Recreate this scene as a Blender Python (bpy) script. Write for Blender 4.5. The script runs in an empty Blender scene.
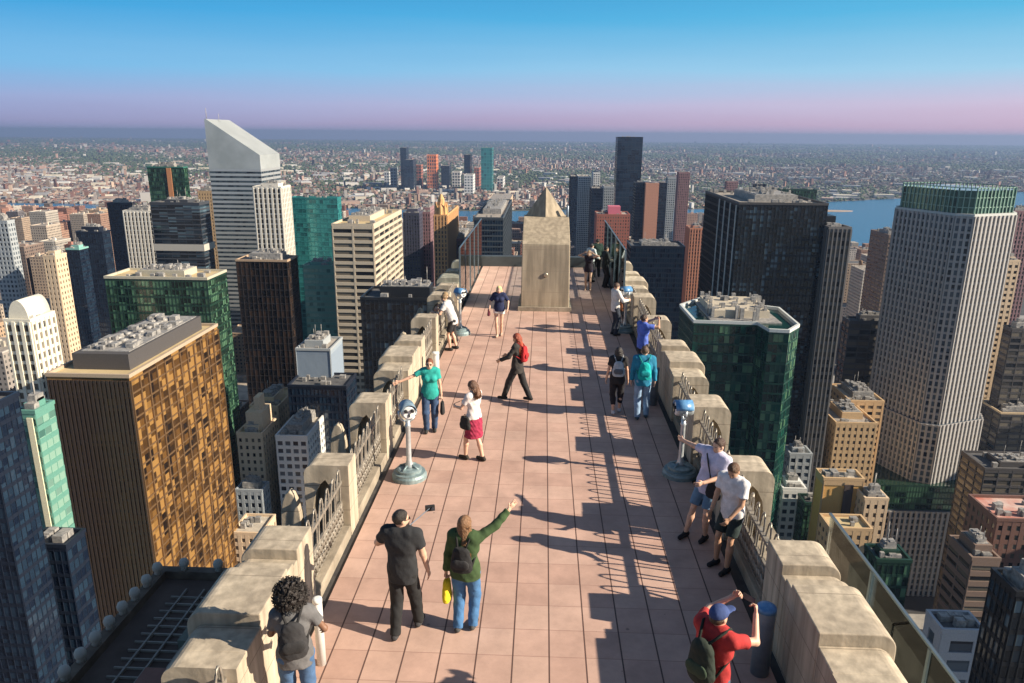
import bpy, math, random
import numpy as np
from math import sin, cos, atan, pi, sqrt, radians
random.seed(11)
S = bpy.context.scene
COL = S.collection

# ------------------------------------------------------------------ camera model
F = 740.0; PIT = radians(15.7); YAW = radians(2.3); ROLL = radians(0.45); CH = 6.3
GZ = -255.0
def _basis():
    fw = (-sin(YAW)*cos(PIT), cos(YAW)*cos(PIT), -sin(PIT))
    r0 = (cos(YAW), sin(YAW), 0.0)
    u0 = (r0[1]*fw[2]-r0[2]*fw[1], r0[2]*fw[0]-r0[0]*fw[2], r0[0]*fw[1]-r0[1]*fw[0])
    c, s = cos(ROLL), sin(ROLL)
    return tuple(c*a+s*b for a, b in zip(r0, u0)), tuple(-s*a+c*b for a, b in zip(r0, u0)), fw
RT, UP, FW = _basis()
def ray(px, py):
    a = (px-512)/F; b = (341.5-py)/F
    return tuple(FW[i]+a*RT[i]+b*UP[i] for i in range(3))
def gp(px, py, z=0.0):
    d = ray(px, py); t = (z-CH)/d[2]; return (d[0]*t, d[1]*t)
def zat(px, py, Y):
    d = ray(px, py); t = Y/d[1]; return (d[0]*t, CH+d[2]*t)
def pr(x, y, z):
    v = (x, y, z-CH)
    a = sum(v[i]*RT[i] for i in range(3)); b = sum(v[i]*UP[i] for i in range(3)); c = sum(v[i]*FW[i] for i in range(3))
    return (512+F*a/c, 341.5-F*b/c)

# ------------------------------------------------------------------ materials
def newmat(name):
    m = bpy.data.materials.new(name); m.use_nodes = True
    nt = m.node_tree; b = nt.nodes['Principled BSDF']
    return m, nt, b
def N(nt, t, **k):
    n = nt.nodes.new(t)
    for a, v in k.items(): setattr(n, a, v)
    return n
def rgb(c): return (c[0], c[1], c[2], 1.0)
def noisy(name, c1, c2, scale=3.0, rough=0.8, bump=0.0, bscale=None, metal=0.0, detail=6, c3=None):
    """two- or three-tone weathered surface driven by object-space noise"""
    m, nt, b = newmat(name)
    tc = N(nt, 'ShaderNodeTexCoord')
    no = N(nt, 'ShaderNodeTexNoise'); no.inputs['Scale'].default_value = scale; no.inputs['Detail'].default_value = detail
    no.inputs['Roughness'].default_value = 0.62
    nt.links.new(tc.outputs['Object'], no.inputs['Vector'])
    cr = N(nt, 'ShaderNodeValToRGB'); cr.color_ramp.elements[0].position = 0.34; cr.color_ramp.elements[1].position = 0.66
    cr.color_ramp.elements[0].color = rgb(c1); cr.color_ramp.elements[1].color = rgb(c2)
    if c3:
        e = cr.color_ramp.elements.new(0.75); e.color = rgb(c3)
    nt.links.new(no.outputs['Fac'], cr.inputs['Fac']); nt.links.new(cr.outputs['Color'], b.inputs['Base Color'])
    b.inputs['Roughness'].default_value = rough; b.inputs['Metallic'].default_value = metal
    if bump:
        n2 = N(nt, 'ShaderNodeTexNoise'); n2.inputs['Scale'].default_value = bscale or scale*6; n2.inputs['Detail'].default_value = 5
        nt.links.new(tc.outputs['Object'], n2.inputs['Vector'])
        bp = N(nt, 'ShaderNodeBump'); bp.inputs['Strength'].default_value = bump; bp.inputs['Distance'].default_value = 0.02
        nt.links.new(n2.outputs['Fac'], bp.inputs['Height']); nt.links.new(bp.outputs['Normal'], b.inputs['Normal'])
    return m
_mc = {}
def plain(c, rough=0.7, metal=0.0, var=0.12):
    key = (tuple(round(x, 3) for x in c), rough, metal)
    if key not in _mc:
        _mc[key] = noisy('surface', [x*(1-var) for x in c], [min(1, x*(1+var)) for x in c], 2.5, rough, metal=metal)
    return _mc[key]
def cloth(c, rough=0.9):
    key = ('cl', tuple(round(x, 3) for x in c))
    if key not in _mc:
        _mc[key] = noisy('cloth', [x*0.8 for x in c], [min(1, x*1.15) for x in c], 9.0, rough, bump=0.35, bscale=22)
    return _mc[key]
def mathn(nt, op, a, b=None, c=None):
    n = N(nt, 'ShaderNodeMath', operation=op)
    for i, v in enumerate((a, b, c)):
        if v is None: continue
        if isinstance(v, (int, float)): n.inputs[i].default_value = v
        else: nt.links.new(v, n.inputs[i])
    return n.outputs[0]
def panes(name, dark, light, prob=0.25, rough=0.12, metal=0.0, third=None, p3=0.1, spec=0.5):
    """glazing: each pane (one UV unit) gets its own tone, as blinds and reflections do"""
    m, nt, b = newmat(name)
    uv = N(nt, 'ShaderNodeUVMap')
    fl = N(nt, 'ShaderNodeVectorMath', operation='FLOOR'); nt.links.new(uv.outputs[0], fl.inputs[0])
    wn = N(nt, 'ShaderNodeTexWhiteNoise', noise_dimensions='3D'); nt.links.new(fl.outputs[0], wn.inputs['Vector'])
    cl = N(nt, 'ShaderNodeVectorMath', operation='MULTIPLY'); cl.inputs[1].default_value = (0.13, 0.21, 1)
    nt.links.new(fl.outputs[0], cl.inputs[0])
    ns = N(nt, 'ShaderNodeTexNoise'); ns.inputs['Scale'].default_value = 1.0; ns.inputs['Detail'].default_value = 2
    nt.links.new(cl.outputs[0], ns.inputs['Vector'])
    s = mathn(nt, 'ADD', mathn(nt, 'MULTIPLY', wn.outputs['Value'], 0.65), mathn(nt, 'MULTIPLY', ns.outputs['Fac'], 0.7))
    cr = N(nt, 'ShaderNodeValToRGB'); cr.color_ramp.interpolation = 'LINEAR'
    e = cr.color_ramp.elements
    q = 1.0 - prob
    e[0].position = max(0.0, q-0.28); e[0].color = rgb(dark)
    e[1].position = min(0.97, q+0.05); e[1].color = rgb(light)
    if third:
        x = e.new(0.995 if q+0.15 > 0.995 else q+0.15); x.color = rgb(third)
    nt.links.new(s, cr.inputs['Fac']); nt.links.new(cr.outputs['Color'], b.inputs['Base Color'])
    b.inputs['Roughness'].default_value = rough; b.inputs['Metallic'].default_value = metal
    b.inputs['Specular IOR Level'].default_value = spec
    # slightly wavy panes break up the reflections
    tc = N(nt, 'ShaderNodeTexCoord'); n2 = N(nt, 'ShaderNodeTexNoise'); n2.inputs['Scale'].default_value = 0.25
    nt.links.new(tc.outputs['Object'], n2.inputs['Vector'])
    bp = N(nt, 'ShaderNodeBump'); bp.inputs['Strength'].default_value = 0.25; bp.inputs['Distance'].default_value = 0.3
    nt.links.new(n2.outputs['Fac'], bp.inputs['Height']); nt.links.new(bp.outputs['Normal'], b.inputs['Normal'])
    return m
def masonry(name, winfrac=(0.3, 0.72, 0.3, 0.78), use_attr=True):
    """masonry wall with punched windows, one per UV unit; wall colour comes from the mesh's own colour attribute"""
    m, nt, b = newmat(name)
    uv = N(nt, 'ShaderNodeUVMap'); sp = N(nt, 'ShaderNodeSeparateXYZ'); nt.links.new(uv.outputs[0], sp.inputs[0])
    u = mathn(nt, 'FRACT', sp.outputs[0]); v = mathn(nt, 'FRACT', sp.outputs[1])
    a, bb, c, d = winfrac
    w = mathn(nt, 'MULTIPLY', mathn(nt, 'MULTIPLY', mathn(nt, 'GREATER_THAN', u, a), mathn(nt, 'LESS_THAN', u, bb)),
              mathn(nt, 'MULTIPLY', mathn(nt, 'GREATER_THAN', v, c), mathn(nt, 'LESS_THAN', v, d)))
    inside = mathn(nt, 'GREATER_THAN', sp.outputs[1], 0.0)
    w = mathn(nt, 'MULTIPLY', w, inside)
    fl = N(nt, 'ShaderNodeVectorMath', operation='FLOOR'); nt.links.new(uv.outputs[0], fl.inputs[0])
    wn = N(nt, 'ShaderNodeTexWhiteNoise', noise_dimensions='3D'); nt.links.new(fl.outputs[0], wn.inputs['Vector'])
    gl = N(nt, 'ShaderNodeValToRGB'); gl.color_ramp.elements[0].color = (0.012, 0.016, 0.022, 1); gl.color_ramp.elements[0].position = 0.55
    gl.color_ramp.elements[1].color = (0.16, 0.16, 0.15, 1)
    nt.links.new(wn.outputs['Value'], gl.inputs['Fac'])
    at = N(nt, 'ShaderNodeAttribute'); at.attribute_name = 'tone'
    tc = N(nt, 'ShaderNodeTexCoord'); no = N(nt, 'ShaderNodeTexNoise'); no.inputs['Scale'].default_value = 0.09; no.inputs['Detail'].default_value = 6
    nt.links.new(tc.outputs['Object'], no.inputs['Vector'])
    mp = N(nt, 'ShaderNodeMapRange'); mp.inputs[3].default_value = 0.7; mp.inputs[4].default_value = 1.2
    nt.links.new(no.outputs['Fac'], mp.inputs[0])
    vm = N(nt, 'ShaderNodeVectorMath', operation='SCALE'); nt.links.new(at.outputs['Color'], vm.inputs[0]); nt.links.new(mp.outputs[0], vm.inputs['Scale'])
    mx = N(nt, 'ShaderNodeMix', data_type='RGBA'); nt.links.new(w, mx.inputs['Factor'])
    nt.links.new(vm.outputs[0], mx.inputs[6]); nt.links.new(gl.outputs[0], mx.inputs[7])
    nt.links.new(mx.outputs[2], b.inputs['Base Color'])
    r = mathn(nt, 'MULTIPLY_ADD', w, -0.65, 0.85); nt.links.new(r, b.inputs['Roughness'])
    bp = N(nt, 'ShaderNodeBump'); bp.inputs['Strength'].default_value = 1.0; bp.inputs['Distance'].default_value = 0.5; bp.invert = True
    nt.links.new(w, bp.inputs['Height']); nt.links.new(bp.outputs['Normal'], b.inputs['Normal'])
    return m

M = {}
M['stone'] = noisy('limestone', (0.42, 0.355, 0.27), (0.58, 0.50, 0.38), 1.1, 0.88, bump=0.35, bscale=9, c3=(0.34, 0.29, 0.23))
def jointed(m, py, pz, oy=0.0, oz=0.0, dark=(0.16, 0.13, 0.10)):
    """adds mortar joints and water streaks to a stone material"""
    nt = m.node_tree; b = nt.nodes['Principled BSDF']; src = b.inputs['Base Color'].links[0].from_socket
    tc = N(nt, 'ShaderNodeTexCoord'); sp = N(nt, 'ShaderNodeSeparateXYZ'); nt.links.new(tc.outputs['Object'], sp.inputs[0])
    f1 = mathn(nt, 'LESS_THAN', mathn(nt, 'FRACT', mathn(nt, 'MULTIPLY_ADD', sp.outputs[1], 1/py, 10+oy)), .012/py)
    f2 = mathn(nt, 'LESS_THAN', mathn(nt, 'FRACT', mathn(nt, 'MULTIPLY_ADD', sp.outputs[2], 1/pz, 10+oz)), .012/pz)
    f = mathn(nt, 'MAXIMUM', f1, f2)
    mp = N(nt, 'ShaderNodeMapping'); mp.inputs['Scale'].default_value = (7, 7, .7); nt.links.new(tc.outputs['Object'], mp.inputs[0])
    no = N(nt, 'ShaderNodeTexNoise'); no.inputs['Scale'].default_value = 1.0; no.inputs['Detail'].default_value = 5; nt.links.new(mp.outputs[0], no.inputs['Vector'])
    r = N(nt, 'ShaderNodeMapRange'); r.inputs[1].default_value = .38; r.inputs[2].default_value = .68; r.inputs[3].default_value = .66; r.inputs[4].default_value = 1.04; nt.links.new(no.outputs['Fac'], r.inputs[0])
    sc = N(nt, 'ShaderNodeVectorMath', operation='SCALE'); nt.links.new(src, sc.inputs[0]); nt.links.new(r.outputs[0], sc.inputs['Scale'])
    mx = N(nt, 'ShaderNodeMix', data_type='RGBA'); nt.links.new(mathn(nt, 'MULTIPLY', f, .75), mx.inputs['Factor']); nt.links.new(sc.outputs[0], mx.inputs[6]); mx.inputs[7].default_value = rgb(dark)
    nt.links.new(mx.outputs[2], b.inputs['Base Color']); return m
jointed(M['stone'], .77, .42)
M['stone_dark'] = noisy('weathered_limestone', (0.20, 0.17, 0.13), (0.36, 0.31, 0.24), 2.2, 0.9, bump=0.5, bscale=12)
M['gutter'] = noisy('gutter_membrane', (0.03, 0.03, 0.035), (0.07, 0.065, 0.06), 4, 0.7)
M['rail'] = noisy('aged_aluminium', (0.17, 0.155, 0.135), (0.36, 0.33, 0.28), 7, 0.45, metal=0.35)
M['viewer_metal'] = noisy('viewer_enamel', (0.42, 0.47, 0.50), (0.62, 0.66, 0.68), 9, 0.35, metal=0.5)
M['viewer_base'] = noisy('viewer_base_paint', (0.15, 0.22, 0.24), (0.28, 0.36, 0.37), 10, 0.5, metal=0.3)
M['blue_paint'] = noisy('blue_paint', (0.06, 0.19, 0.40), (0.14, 0.32, 0.55), 12, 0.35)
M['bollard'] = noisy('grey_blue_steel', (0.16, 0.21, 0.27), (0.24, 0.30, 0.36), 6, 0.4, metal=0.3)
M['hood_grey'] = noisy('worn_blue_grey', (0.10, 0.18, 0.26), (0.26, 0.34, 0.40), 9, .4)
M['white_plastic'] = plain((0.72, 0.72, 0.70), 0.4)
M['black_rubber'] = plain((0.02, 0.02, 0.022), 0.5)
M['roof_gravel'] = noisy('roof_gravel', (0.20, 0.18, 0.16), (0.38, 0.34, 0.29), 0.25, 0.95)
M['roof_dark'] = noisy('roof_membrane', (0.05, 0.05, 0.055), (0.12, 0.12, 0.12), 0.2, 0.9)
M['roof_pale'] = noisy('roof_pale', (0.32, 0.29, 0.24), (0.52, 0.47, 0.39), 0.2, 0.9)
M['roof_tan'] = noisy('roof_tan', (0.42, 0.33, 0.18), (0.55, 0.43, 0.24), 0.1, 0.9)
M['unit'] = noisy('rooftop_metal', (0.18, 0.18, 0.18), (0.42, 0.40, 0.37), 0.8, 0.6, metal=0.2)
M['masonry'] = masonry('punched_masonry')
M['roof_red'] = noisy('roof_red_patches', (0.45, 0.12, 0.08), (0.55, 0.45, 0.40), 0.12, 0.9, c3=(0.25, 0.32, 0.36))
M['wood'] = noisy('tank_wood', (0.12, 0.07, 0.04), (0.22, 0.14, 0.08), 1.0, 0.9)

# ------------------------------------------------------------------ object helpers
def tag(o, label=None, cat=None, group=None, kind=None):
    if label: o['label'] = label
    if cat: o['category'] = cat
    if group: o['group'] = group
    if kind: o['kind'] = kind
    return o
def empty(name, loc=(0, 0, 0), rz=0.0, label=None, cat=None, group=None):
    o = bpy.data.objects.new(name, None); COL.objects.link(o); o.location = loc; o.rotation_euler = (0, 0, rz)
    o.empty_display_size = 0.2
    return tag(o, label, cat, group)
def copy_tree(o, parent=None):
    c = o.copy(); COL.objects.link(c)
    if parent: c.parent = parent
    for ch in list(o.children): copy_tree(ch, c)
    return c
class MB:
    def __init__(s): s.v = []; s.f = []; s.uv = []; s.sm = []
    def quad(s, pts, uv=None, sm=False):
        i = len(s.v); s.v += [tuple(p) for p in pts]; s.f.append(tuple(range(i, i+len(pts)))); s.uv.append(uv); s.sm.append(sm)
    def box(s, x0, x1, y0, y1, z0, z1, bottom=False):
        i = len(s.v)
        s.v += [(x0, y0, z0), (x1, y0, z0), (x1, y1, z0), (x0, y1, z0), (x0, y0, z1), (x1, y0, z1), (x1, y1, z1), (x0, y1, z1)]
        fs = [(0, 1, 5, 4), (1, 2, 6, 5), (2, 3, 7, 6), (3, 0, 4, 7), (4, 5, 6, 7)]
        if bottom: fs.append((3, 2, 1, 0))
        for f in fs: s.f.append(tuple(i+k for k in f)); s.uv.append(None); s.sm.append(False)
        return s
    def ubox(s, x0, x1, y0, y1, z0, z1, bay, fl, seed=0, top=True):
        """box with UVs counted in bays and floors"""
        off = 0
        P = [(x0, y0), (x1, y0), (x1, y1), (x0, y1)]
        for k in range(4):
            a = P[k]; b = P[(k+1) % 4]; L = math.hypot(b[0]-a[0], b[1]-a[1]); n = max(1, round(L/bay)); h = (z1-z0)/fl
            o = seed*7+k*131
            s.quad([(a[0], a[1], z0), (b[0], b[1], z0), (b[0], b[1], z1), (a[0], a[1], z1)], [(o, 1), (o+n, 1), (o+n, 1+h), (o, 1+h)])
        if top: s.quad([(x0, y0, z1), (x1, y0, z1), (x1, y1, z1), (x0, y1, z1)], [(0, -1)]*4)
        return s
    def upoly(s, P, z0, z1, bay, fl, seed=0, top=True):
        n = len(P)
        for k in range(n):
            a = P[k]; b = P[(k+1) % n]; L = math.hypot(b[0]-a[0], b[1]-a[1]); c = max(1, round(L/bay)); h = (z1-z0)/fl; o = seed*7+k*131
            s.quad([(a[0], a[1], z0), (b[0], b[1], z0), (b[0], b[1], z1), (a[0], a[1], z1)], [(o, 1), (o+c, 1), (o+c, 1+h), (o, 1+h)])
        if top: s.quad([(p[0], p[1], z1) for p in P], [(0, -1)]*n)
        return s
    def prism(s, prof, axis, a, b, sm=False):
        """extrude a profile (list of 2D points) along 'x','y' or 'z' from a to b"""
        i = len(s.v); n = len(prof)
        for t in (a, b):
            for p in prof:
                s.v.append({'x': (t, p[0], p[1]), 'y': (p[0], t, p[1]), 'z': (p[0], p[1], t)}[axis])
        for k in range(n):
            s.f.append((i+k, i+(k+1) % n, i+n+(k+1) % n, i+n+k)); s.uv.append(None); s.sm.append(sm)
        s.f.append(tuple(i+k for k in reversed(range(n)))); s.uv.append(None); s.sm.append(False)
        s.f.append(tuple(i+n+k for k in range(n))); s.uv.append(None); s.sm.append(False)
        return s
    def tube(s, pts, r, n=6, closed=False):
        P = [np.array(p, float) for p in pts]; m = len(P); rings = []
        for k in range(m):
            if closed: t = P[(k+1) % m]-P[(k-1) % m]
            else: t = P[min(k+1, m-1)]-P[max(k-1, 0)]
            t = t/(np.linalg.norm(t)+1e-9); ref = np.array((0, 0, 1.0)) if abs(t[2]) < 0.9 else np.array((1.0, 0, 0))
            u = np.cross(t, ref); u /= np.linalg.norm(u); w = np.cross(t, u)
            rr = r[k] if isinstance(r, (list, tuple)) else r
            rings.append(len(s.v))
            for j in range(n):
                a = 2*pi*j/n; s.v.append(tuple(P[k]+rr*(cos(a)*u+sin(a)*w)))
        for k in range(m if closed else m-1):
            a, b = rings[k], rings[(k+1) % m]
            for j in range(n):
                s.f.append((a+j, a+(j+1) % n, b+(j+1) % n, b+j)); s.uv.append(None); s.sm.append(True)
        if not closed:
            s.f.append(tuple(rings[0]+j for j in reversed(range(n)))); s.uv.append(None); s.sm.append(False)
            s.f.append(tuple(rings[-1]+j for j in range(n))); s.uv.append(None); s.sm.append(False)
        return s
    def lathe(s, prof, n=24, c=(0, 0, 0), sm=True):
        """prof: (radius, z) from bottom to top around a vertical axis at c"""
        i = len(s.v)
        for r, z in prof:
            for j in range(n):
                a = 2*pi*j/n; s.v.append((c[0]+r*cos(a), c[1]+r*sin(a), c[2]+z))
        for k in range(len(prof)-1):
            for j in range(n):
                s.f.append((i+k*n+j, i+k*n+(j+1) % n, i+(k+1)*n+(j+1) % n, i+(k+1)*n+j)); s.uv.append(None); s.sm.append(sm)
        s.f.append(tuple(i+j for j in reversed(range(n)))); s.uv.append(None); s.sm.append(False)
        s.f.append(tuple(i+(len(prof)-1)*n+j for j in range(n))); s.uv.append(None); s.sm.append(False)
        return s
    def build(s, name, mat, parent=None, origin=(0, 0, 0), tone=None, bevel=0.0):
        me = bpy.data.meshes.new(name)
        ox, oy, oz = origin
        me.from_pydata([(x-ox, y-oy, z-oz) for x, y, z in s.v], [], s.f)
        if any(u is not None for u in s.uv):
            ul = me.uv_layers.new(name='UVMap'); d = []
            for f, u in zip(s.f, s.uv):
                for k in range(len(f)): d += list(u[k]) if u else [0.0, -1.0]
            ul.data.foreach_set('uv', d)
        me.polygons.foreach_set('use_smooth', s.sm)
        if tone is not None:
            ca = me.color_attributes.new('tone', 'FLOAT_COLOR', 'CORNER')
            ca.data.foreach_set('color', list(rgb(tone))*len(me.loops))
        me.materials.append(mat); me.update()
        o = bpy.data.objects.new(name, me); COL.objects.link(o)
        if parent is not None: o.parent = parent
        else: o.location = origin
        if bevel:
            bm = o.modifiers.new('edge', 'BEVEL'); bm.width = bevel; bm.segments = 2; bm.limit_method = 'ANGLE'; bm.angle_limit = radians(50)
        return o
def from_np(name, V, Fq, mat, parent=None, smooth=True, tone=None):
    me = bpy.data.meshes.new(name)
    me.vertices.add(len(V)); me.vertices.foreach_set('co', np.asarray(V, np.float32).ravel())
    k = Fq.shape[1]
    me.loops.add(Fq.size); me.loops.foreach_set('vertex_index', Fq.astype(np.int32).ravel())
    me.polygons.add(len(Fq)); me.polygons.foreach_set('loop_start', np.arange(0, Fq.size, k, dtype=np.int32))
    me.polygons.foreach_set('loop_total', np.full(len(Fq), k, np.int32))
    me.polygons.foreach_set('use_smooth', np.full(len(Fq), smooth))
    if tone is not None:
        ca = me.color_attributes.new('tone', 'FLOAT_COLOR', 'CORNER')
        ca.data.foreach_set('color', np.asarray(tone, np.float32).ravel())
    me.materials.append(mat); me.update(calc_edges=True); me.validate()
    o = bpy.data.objects.new(name, me); COL.objects.link(o)
    if parent is not None: o.parent = parent
    return o
HAZE = 7.5e-5
HAZEC = (0.28, 0.40, 0.64, 1)
EXPO = 0.95
SUNE = 5.0
SKYK = 12.6
SKYRAMP = [(0.0, (0.30, 0.30, 0.46)), (0.09, (0.40, 0.35, 0.50)), (0.18, (0.40, 0.43, 0.60)), (0.34, (0.23, 0.50, 0.70)), (0.58, (0.07, 0.38, 0.64)), (1.0, (0.01, 0.20, 0.46))]
# ================================================================== THE DECK
TX, TY = 0.456, 0.52
def deck_material():
    m, nt, b = newmat('terracotta_tiles')
    tc = N(nt, 'ShaderNodeTexCoord'); sp = N(nt, 'ShaderNodeSeparateXYZ'); nt.links.new(tc.outputs['Object'], sp.inputs[0])
    x = mathn(nt, 'DIVIDE', mathn(nt, 'ADD', sp.outputs[0], 4.56-0.18), TX); y = mathn(nt, 'DIVIDE', mathn(nt, 'ADD', sp.outputs[1], -9.94+52.0), TY)
    fx = mathn(nt, 'FRACT', x); fy = mathn(nt, 'FRACT', y)
    # distance to the joints
    jx = mathn(nt, 'MINIMUM', fx, mathn(nt, 'SUBTRACT', 1.0, fx)); jy = mathn(nt, 'MINIMUM', fy, mathn(nt, 'SUBTRACT', 1.0, fy))
    ex = mathn(nt, 'LESS_THAN', jx, 0.022); ey = mathn(nt, 'LESS_THAN', jy, 0.011)
    cx = N(nt, 'ShaderNodeCombineXYZ'); nt.links.new(mathn(nt, 'FLOOR', x), cx.inputs[0]); nt.links.new(mathn(nt, 'FLOOR', y), cx.inputs[1])
    wn = N(nt, 'ShaderNodeTexWhiteNoise', noise_dimensions='3D'); nt.links.new(cx.outputs[0], wn.inputs['Vector'])
    cr = N(nt, 'ShaderNodeValToRGB'); e = cr.color_ramp.elements
    e[0].color = (0.465, 0.30, 0.24, 1); e[1].color = (0.53, 0.36, 0.29, 1); e[0].position = 0.0; e[1].position = 1.0
    q = e.new(0.5); q.color = (0.50, 0.33, 0.265, 1)
    nt.links.new(wn.outputs['Value'], cr.inputs['Fac'])
    no = N(nt, 'ShaderNodeTexNoise'); no.inputs['Scale'].default_value = 1.3; no.inputs['Detail'].default_value = 8; no.inputs['Roughness'].default_value = 0.7
    nt.links.new(tc.outputs['Object'], no.inputs['Vector'])
    mp = N(nt, 'ShaderNodeMapRange'); mp.inputs[1].default_value = 0.3; mp.inputs[2].default_value = 0.7; mp.inputs[3].default_value = 0.74; mp.inputs[4].default_value = 1.16
    nt.links.new(no.outputs['Fac'], mp.inputs[0])
    vm = N(nt, 'ShaderNodeVectorMath', operation='SCALE'); nt.links.new(cr.outputs['Color'], vm.inputs[0]); nt.links.new(mp.outputs[0], vm.inputs['Scale'])
    m1 = N(nt, 'ShaderNodeMix', data_type='RGBA'); nt.links.new(ey, m1.inputs['Factor']); nt.links.new(vm.outputs[0], m1.inputs[6]); m1.inputs[7].default_value = (0.33, 0.20, 0.16, 1)
    m2 = N(nt, 'ShaderNodeMix', data_type='RGBA'); nt.links.new(ex, m2.inputs['Factor']); nt.links.new(m1.outputs[2], m2.inputs[6]); m2.inputs[7].default_value = (0.10, 0.055, 0.045, 1)
    # scattered spots of old gum and drips
    vo = N(nt, 'ShaderNodeTexVoronoi'); vo.inputs['Scale'].default_value = 1.1; nt.links.new(tc.outputs['Object'], vo.inputs['Vector'])
    vo2 = N(nt, 'ShaderNodeTexVoronoi'); vo2.inputs['Scale'].default_value = 3.1; nt.links.new(tc.outputs['Object'], vo2.inputs['Vector'])
    sp2 = mathn(nt, 'MULTIPLY', mathn(nt, 'MAXIMUM', mathn(nt, 'LESS_THAN', vo.outputs['Distance'], 0.026), mathn(nt, 'LESS_THAN', vo2.outputs['Distance'], 0.028)), .6)
    m3 = N(nt, 'ShaderNodeMix', data_type='RGBA'); nt.links.new(sp2, m3.inputs['Factor']); nt.links.new(m2.outputs[2], m3.inputs[6]); m3.inputs[7].default_value = (0.12, 0.09, 0.08, 1)
    nt.links.new(m3.outputs[2], b.inputs['Base Color']); b.inputs['Roughness'].default_value = 0.72
    bp = N(nt, 'ShaderNodeBump'); bp.inputs['Strength'].default_value = 0.5; bp.inputs['Distance'].default_value = 0.006
    h = mathn(nt, 'SUBTRACT', 1.0, mathn(nt, 'MAXIMUM', ex, ey)); h2 = mathn(nt, 'MULTIPLY_ADD', no.outputs['Fac'], 0.4, h)
    nt.links.new(h2, bp.inputs['Height']); nt.links.new(bp.outputs['Normal'], b.inputs['Normal'])
    return m
DE = 36.0
b = MB(); b.box(-2.9, 2.9, 1.0, DE, -0.35, 0.0)
tag(b.build('deck_floor', deck_material()), kind='structure')
b = MB()
for s in (-1, 1):
    b.box(min(s*2.902, s*3.1), max(s*2.902, s*3.1), 1.0, DE, -0.36, -0.03)
tag(b.build('deck_gutter', M['gutter']), kind='structure')

# the skyscraper under the deck: shaft, wings, upper storey behind the viewer, ledges
root = empty('stone_skyscraper', (0, 18, GZ), label='limestone skyscraper whose terracotta tiled roof terrace holds the visitors', cat='skyscraper')
og = (0, 18, GZ)
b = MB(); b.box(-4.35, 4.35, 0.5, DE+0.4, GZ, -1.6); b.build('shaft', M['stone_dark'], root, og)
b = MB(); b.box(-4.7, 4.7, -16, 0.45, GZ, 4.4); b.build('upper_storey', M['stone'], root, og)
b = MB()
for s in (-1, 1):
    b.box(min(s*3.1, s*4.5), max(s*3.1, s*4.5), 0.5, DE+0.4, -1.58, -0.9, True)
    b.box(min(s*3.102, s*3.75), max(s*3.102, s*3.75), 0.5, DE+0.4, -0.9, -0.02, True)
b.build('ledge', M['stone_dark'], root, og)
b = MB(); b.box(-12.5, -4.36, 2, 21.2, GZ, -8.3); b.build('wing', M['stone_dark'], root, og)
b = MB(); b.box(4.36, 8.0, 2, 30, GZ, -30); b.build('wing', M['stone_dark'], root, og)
# wing roof on the left: dark glazing bars over a grating, a hatch and a red-brown curb
b = MB(); b.box(-12.3, -4.37, 4, 21.0, -8.3, -8.02)
wr = b.build('wing_roof', noisy('brown_roof', (0.07, 0.05, 0.04), (0.14, 0.10, 0.08), .6, .9), root, og)
b = MB()
for i in range(44): b.box(-11.6, -4.6, 4.5+i*0.36, 4.54+i*0.36, -8.018, -7.95)
for i in range(12): b.box(-11.3+i*.58, -11.25+i*.58, 4.4, 20.4, -8.016, -7.93)
b.build('glazing_bar', plain((0.30, 0.26, 0.22), 0.5), wr, og)
b = MB(); b.box(-12.62, -12.28, 4, 21.35, -8.3, -7.75); b.box(-12.276, -4.36, 21.04, 21.35, -8.3, -7.75)
b.build('coping', noisy('brown_stone', (0.10, 0.07, 0.05), (0.2, 0.15, 0.11), 1.5), root, og)
b = MB(); b.box(-10.6, -9.0, 15.2, 16.6, -8.01, -7.8); b.build('roof_hatch', plain((0.25, 0.12, 0.09), 0.8), root, og)
b = MB(); b.box(-10.2, -8.9, 17.6, 19.6, -8.012, -7.7); b.build('roof_hatch', plain((0.16, 0.17, 0.14), 0.8), root, og)
fin = MB(); fin.lathe([(0.12, 0), (0.10, 0.08), (0.15, 0.16), (0.16, 0.26), (0.12, 0.36), (0.05, 0.4)], 12)
fm = None
for i in range(23):
    y = 5.5+i*0.7
    o = fin.build('finial', plain((0.50, 0.46, 0.40), .8), root) if fm is None else bpy.data.objects.new('finial', fm)
    if fm is None: fm = o.data
    else: COL.objects.link(o); o.parent = root
    o.location = (-12.45, y-18, -7.745-GZ)
for i in range(6):
    o = bpy.data.objects.new('finial', fm); COL.objects.link(o); o.parent = root; o.location = (-11.7+i*1.15, 21.2-18, -7.745-GZ)

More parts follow.
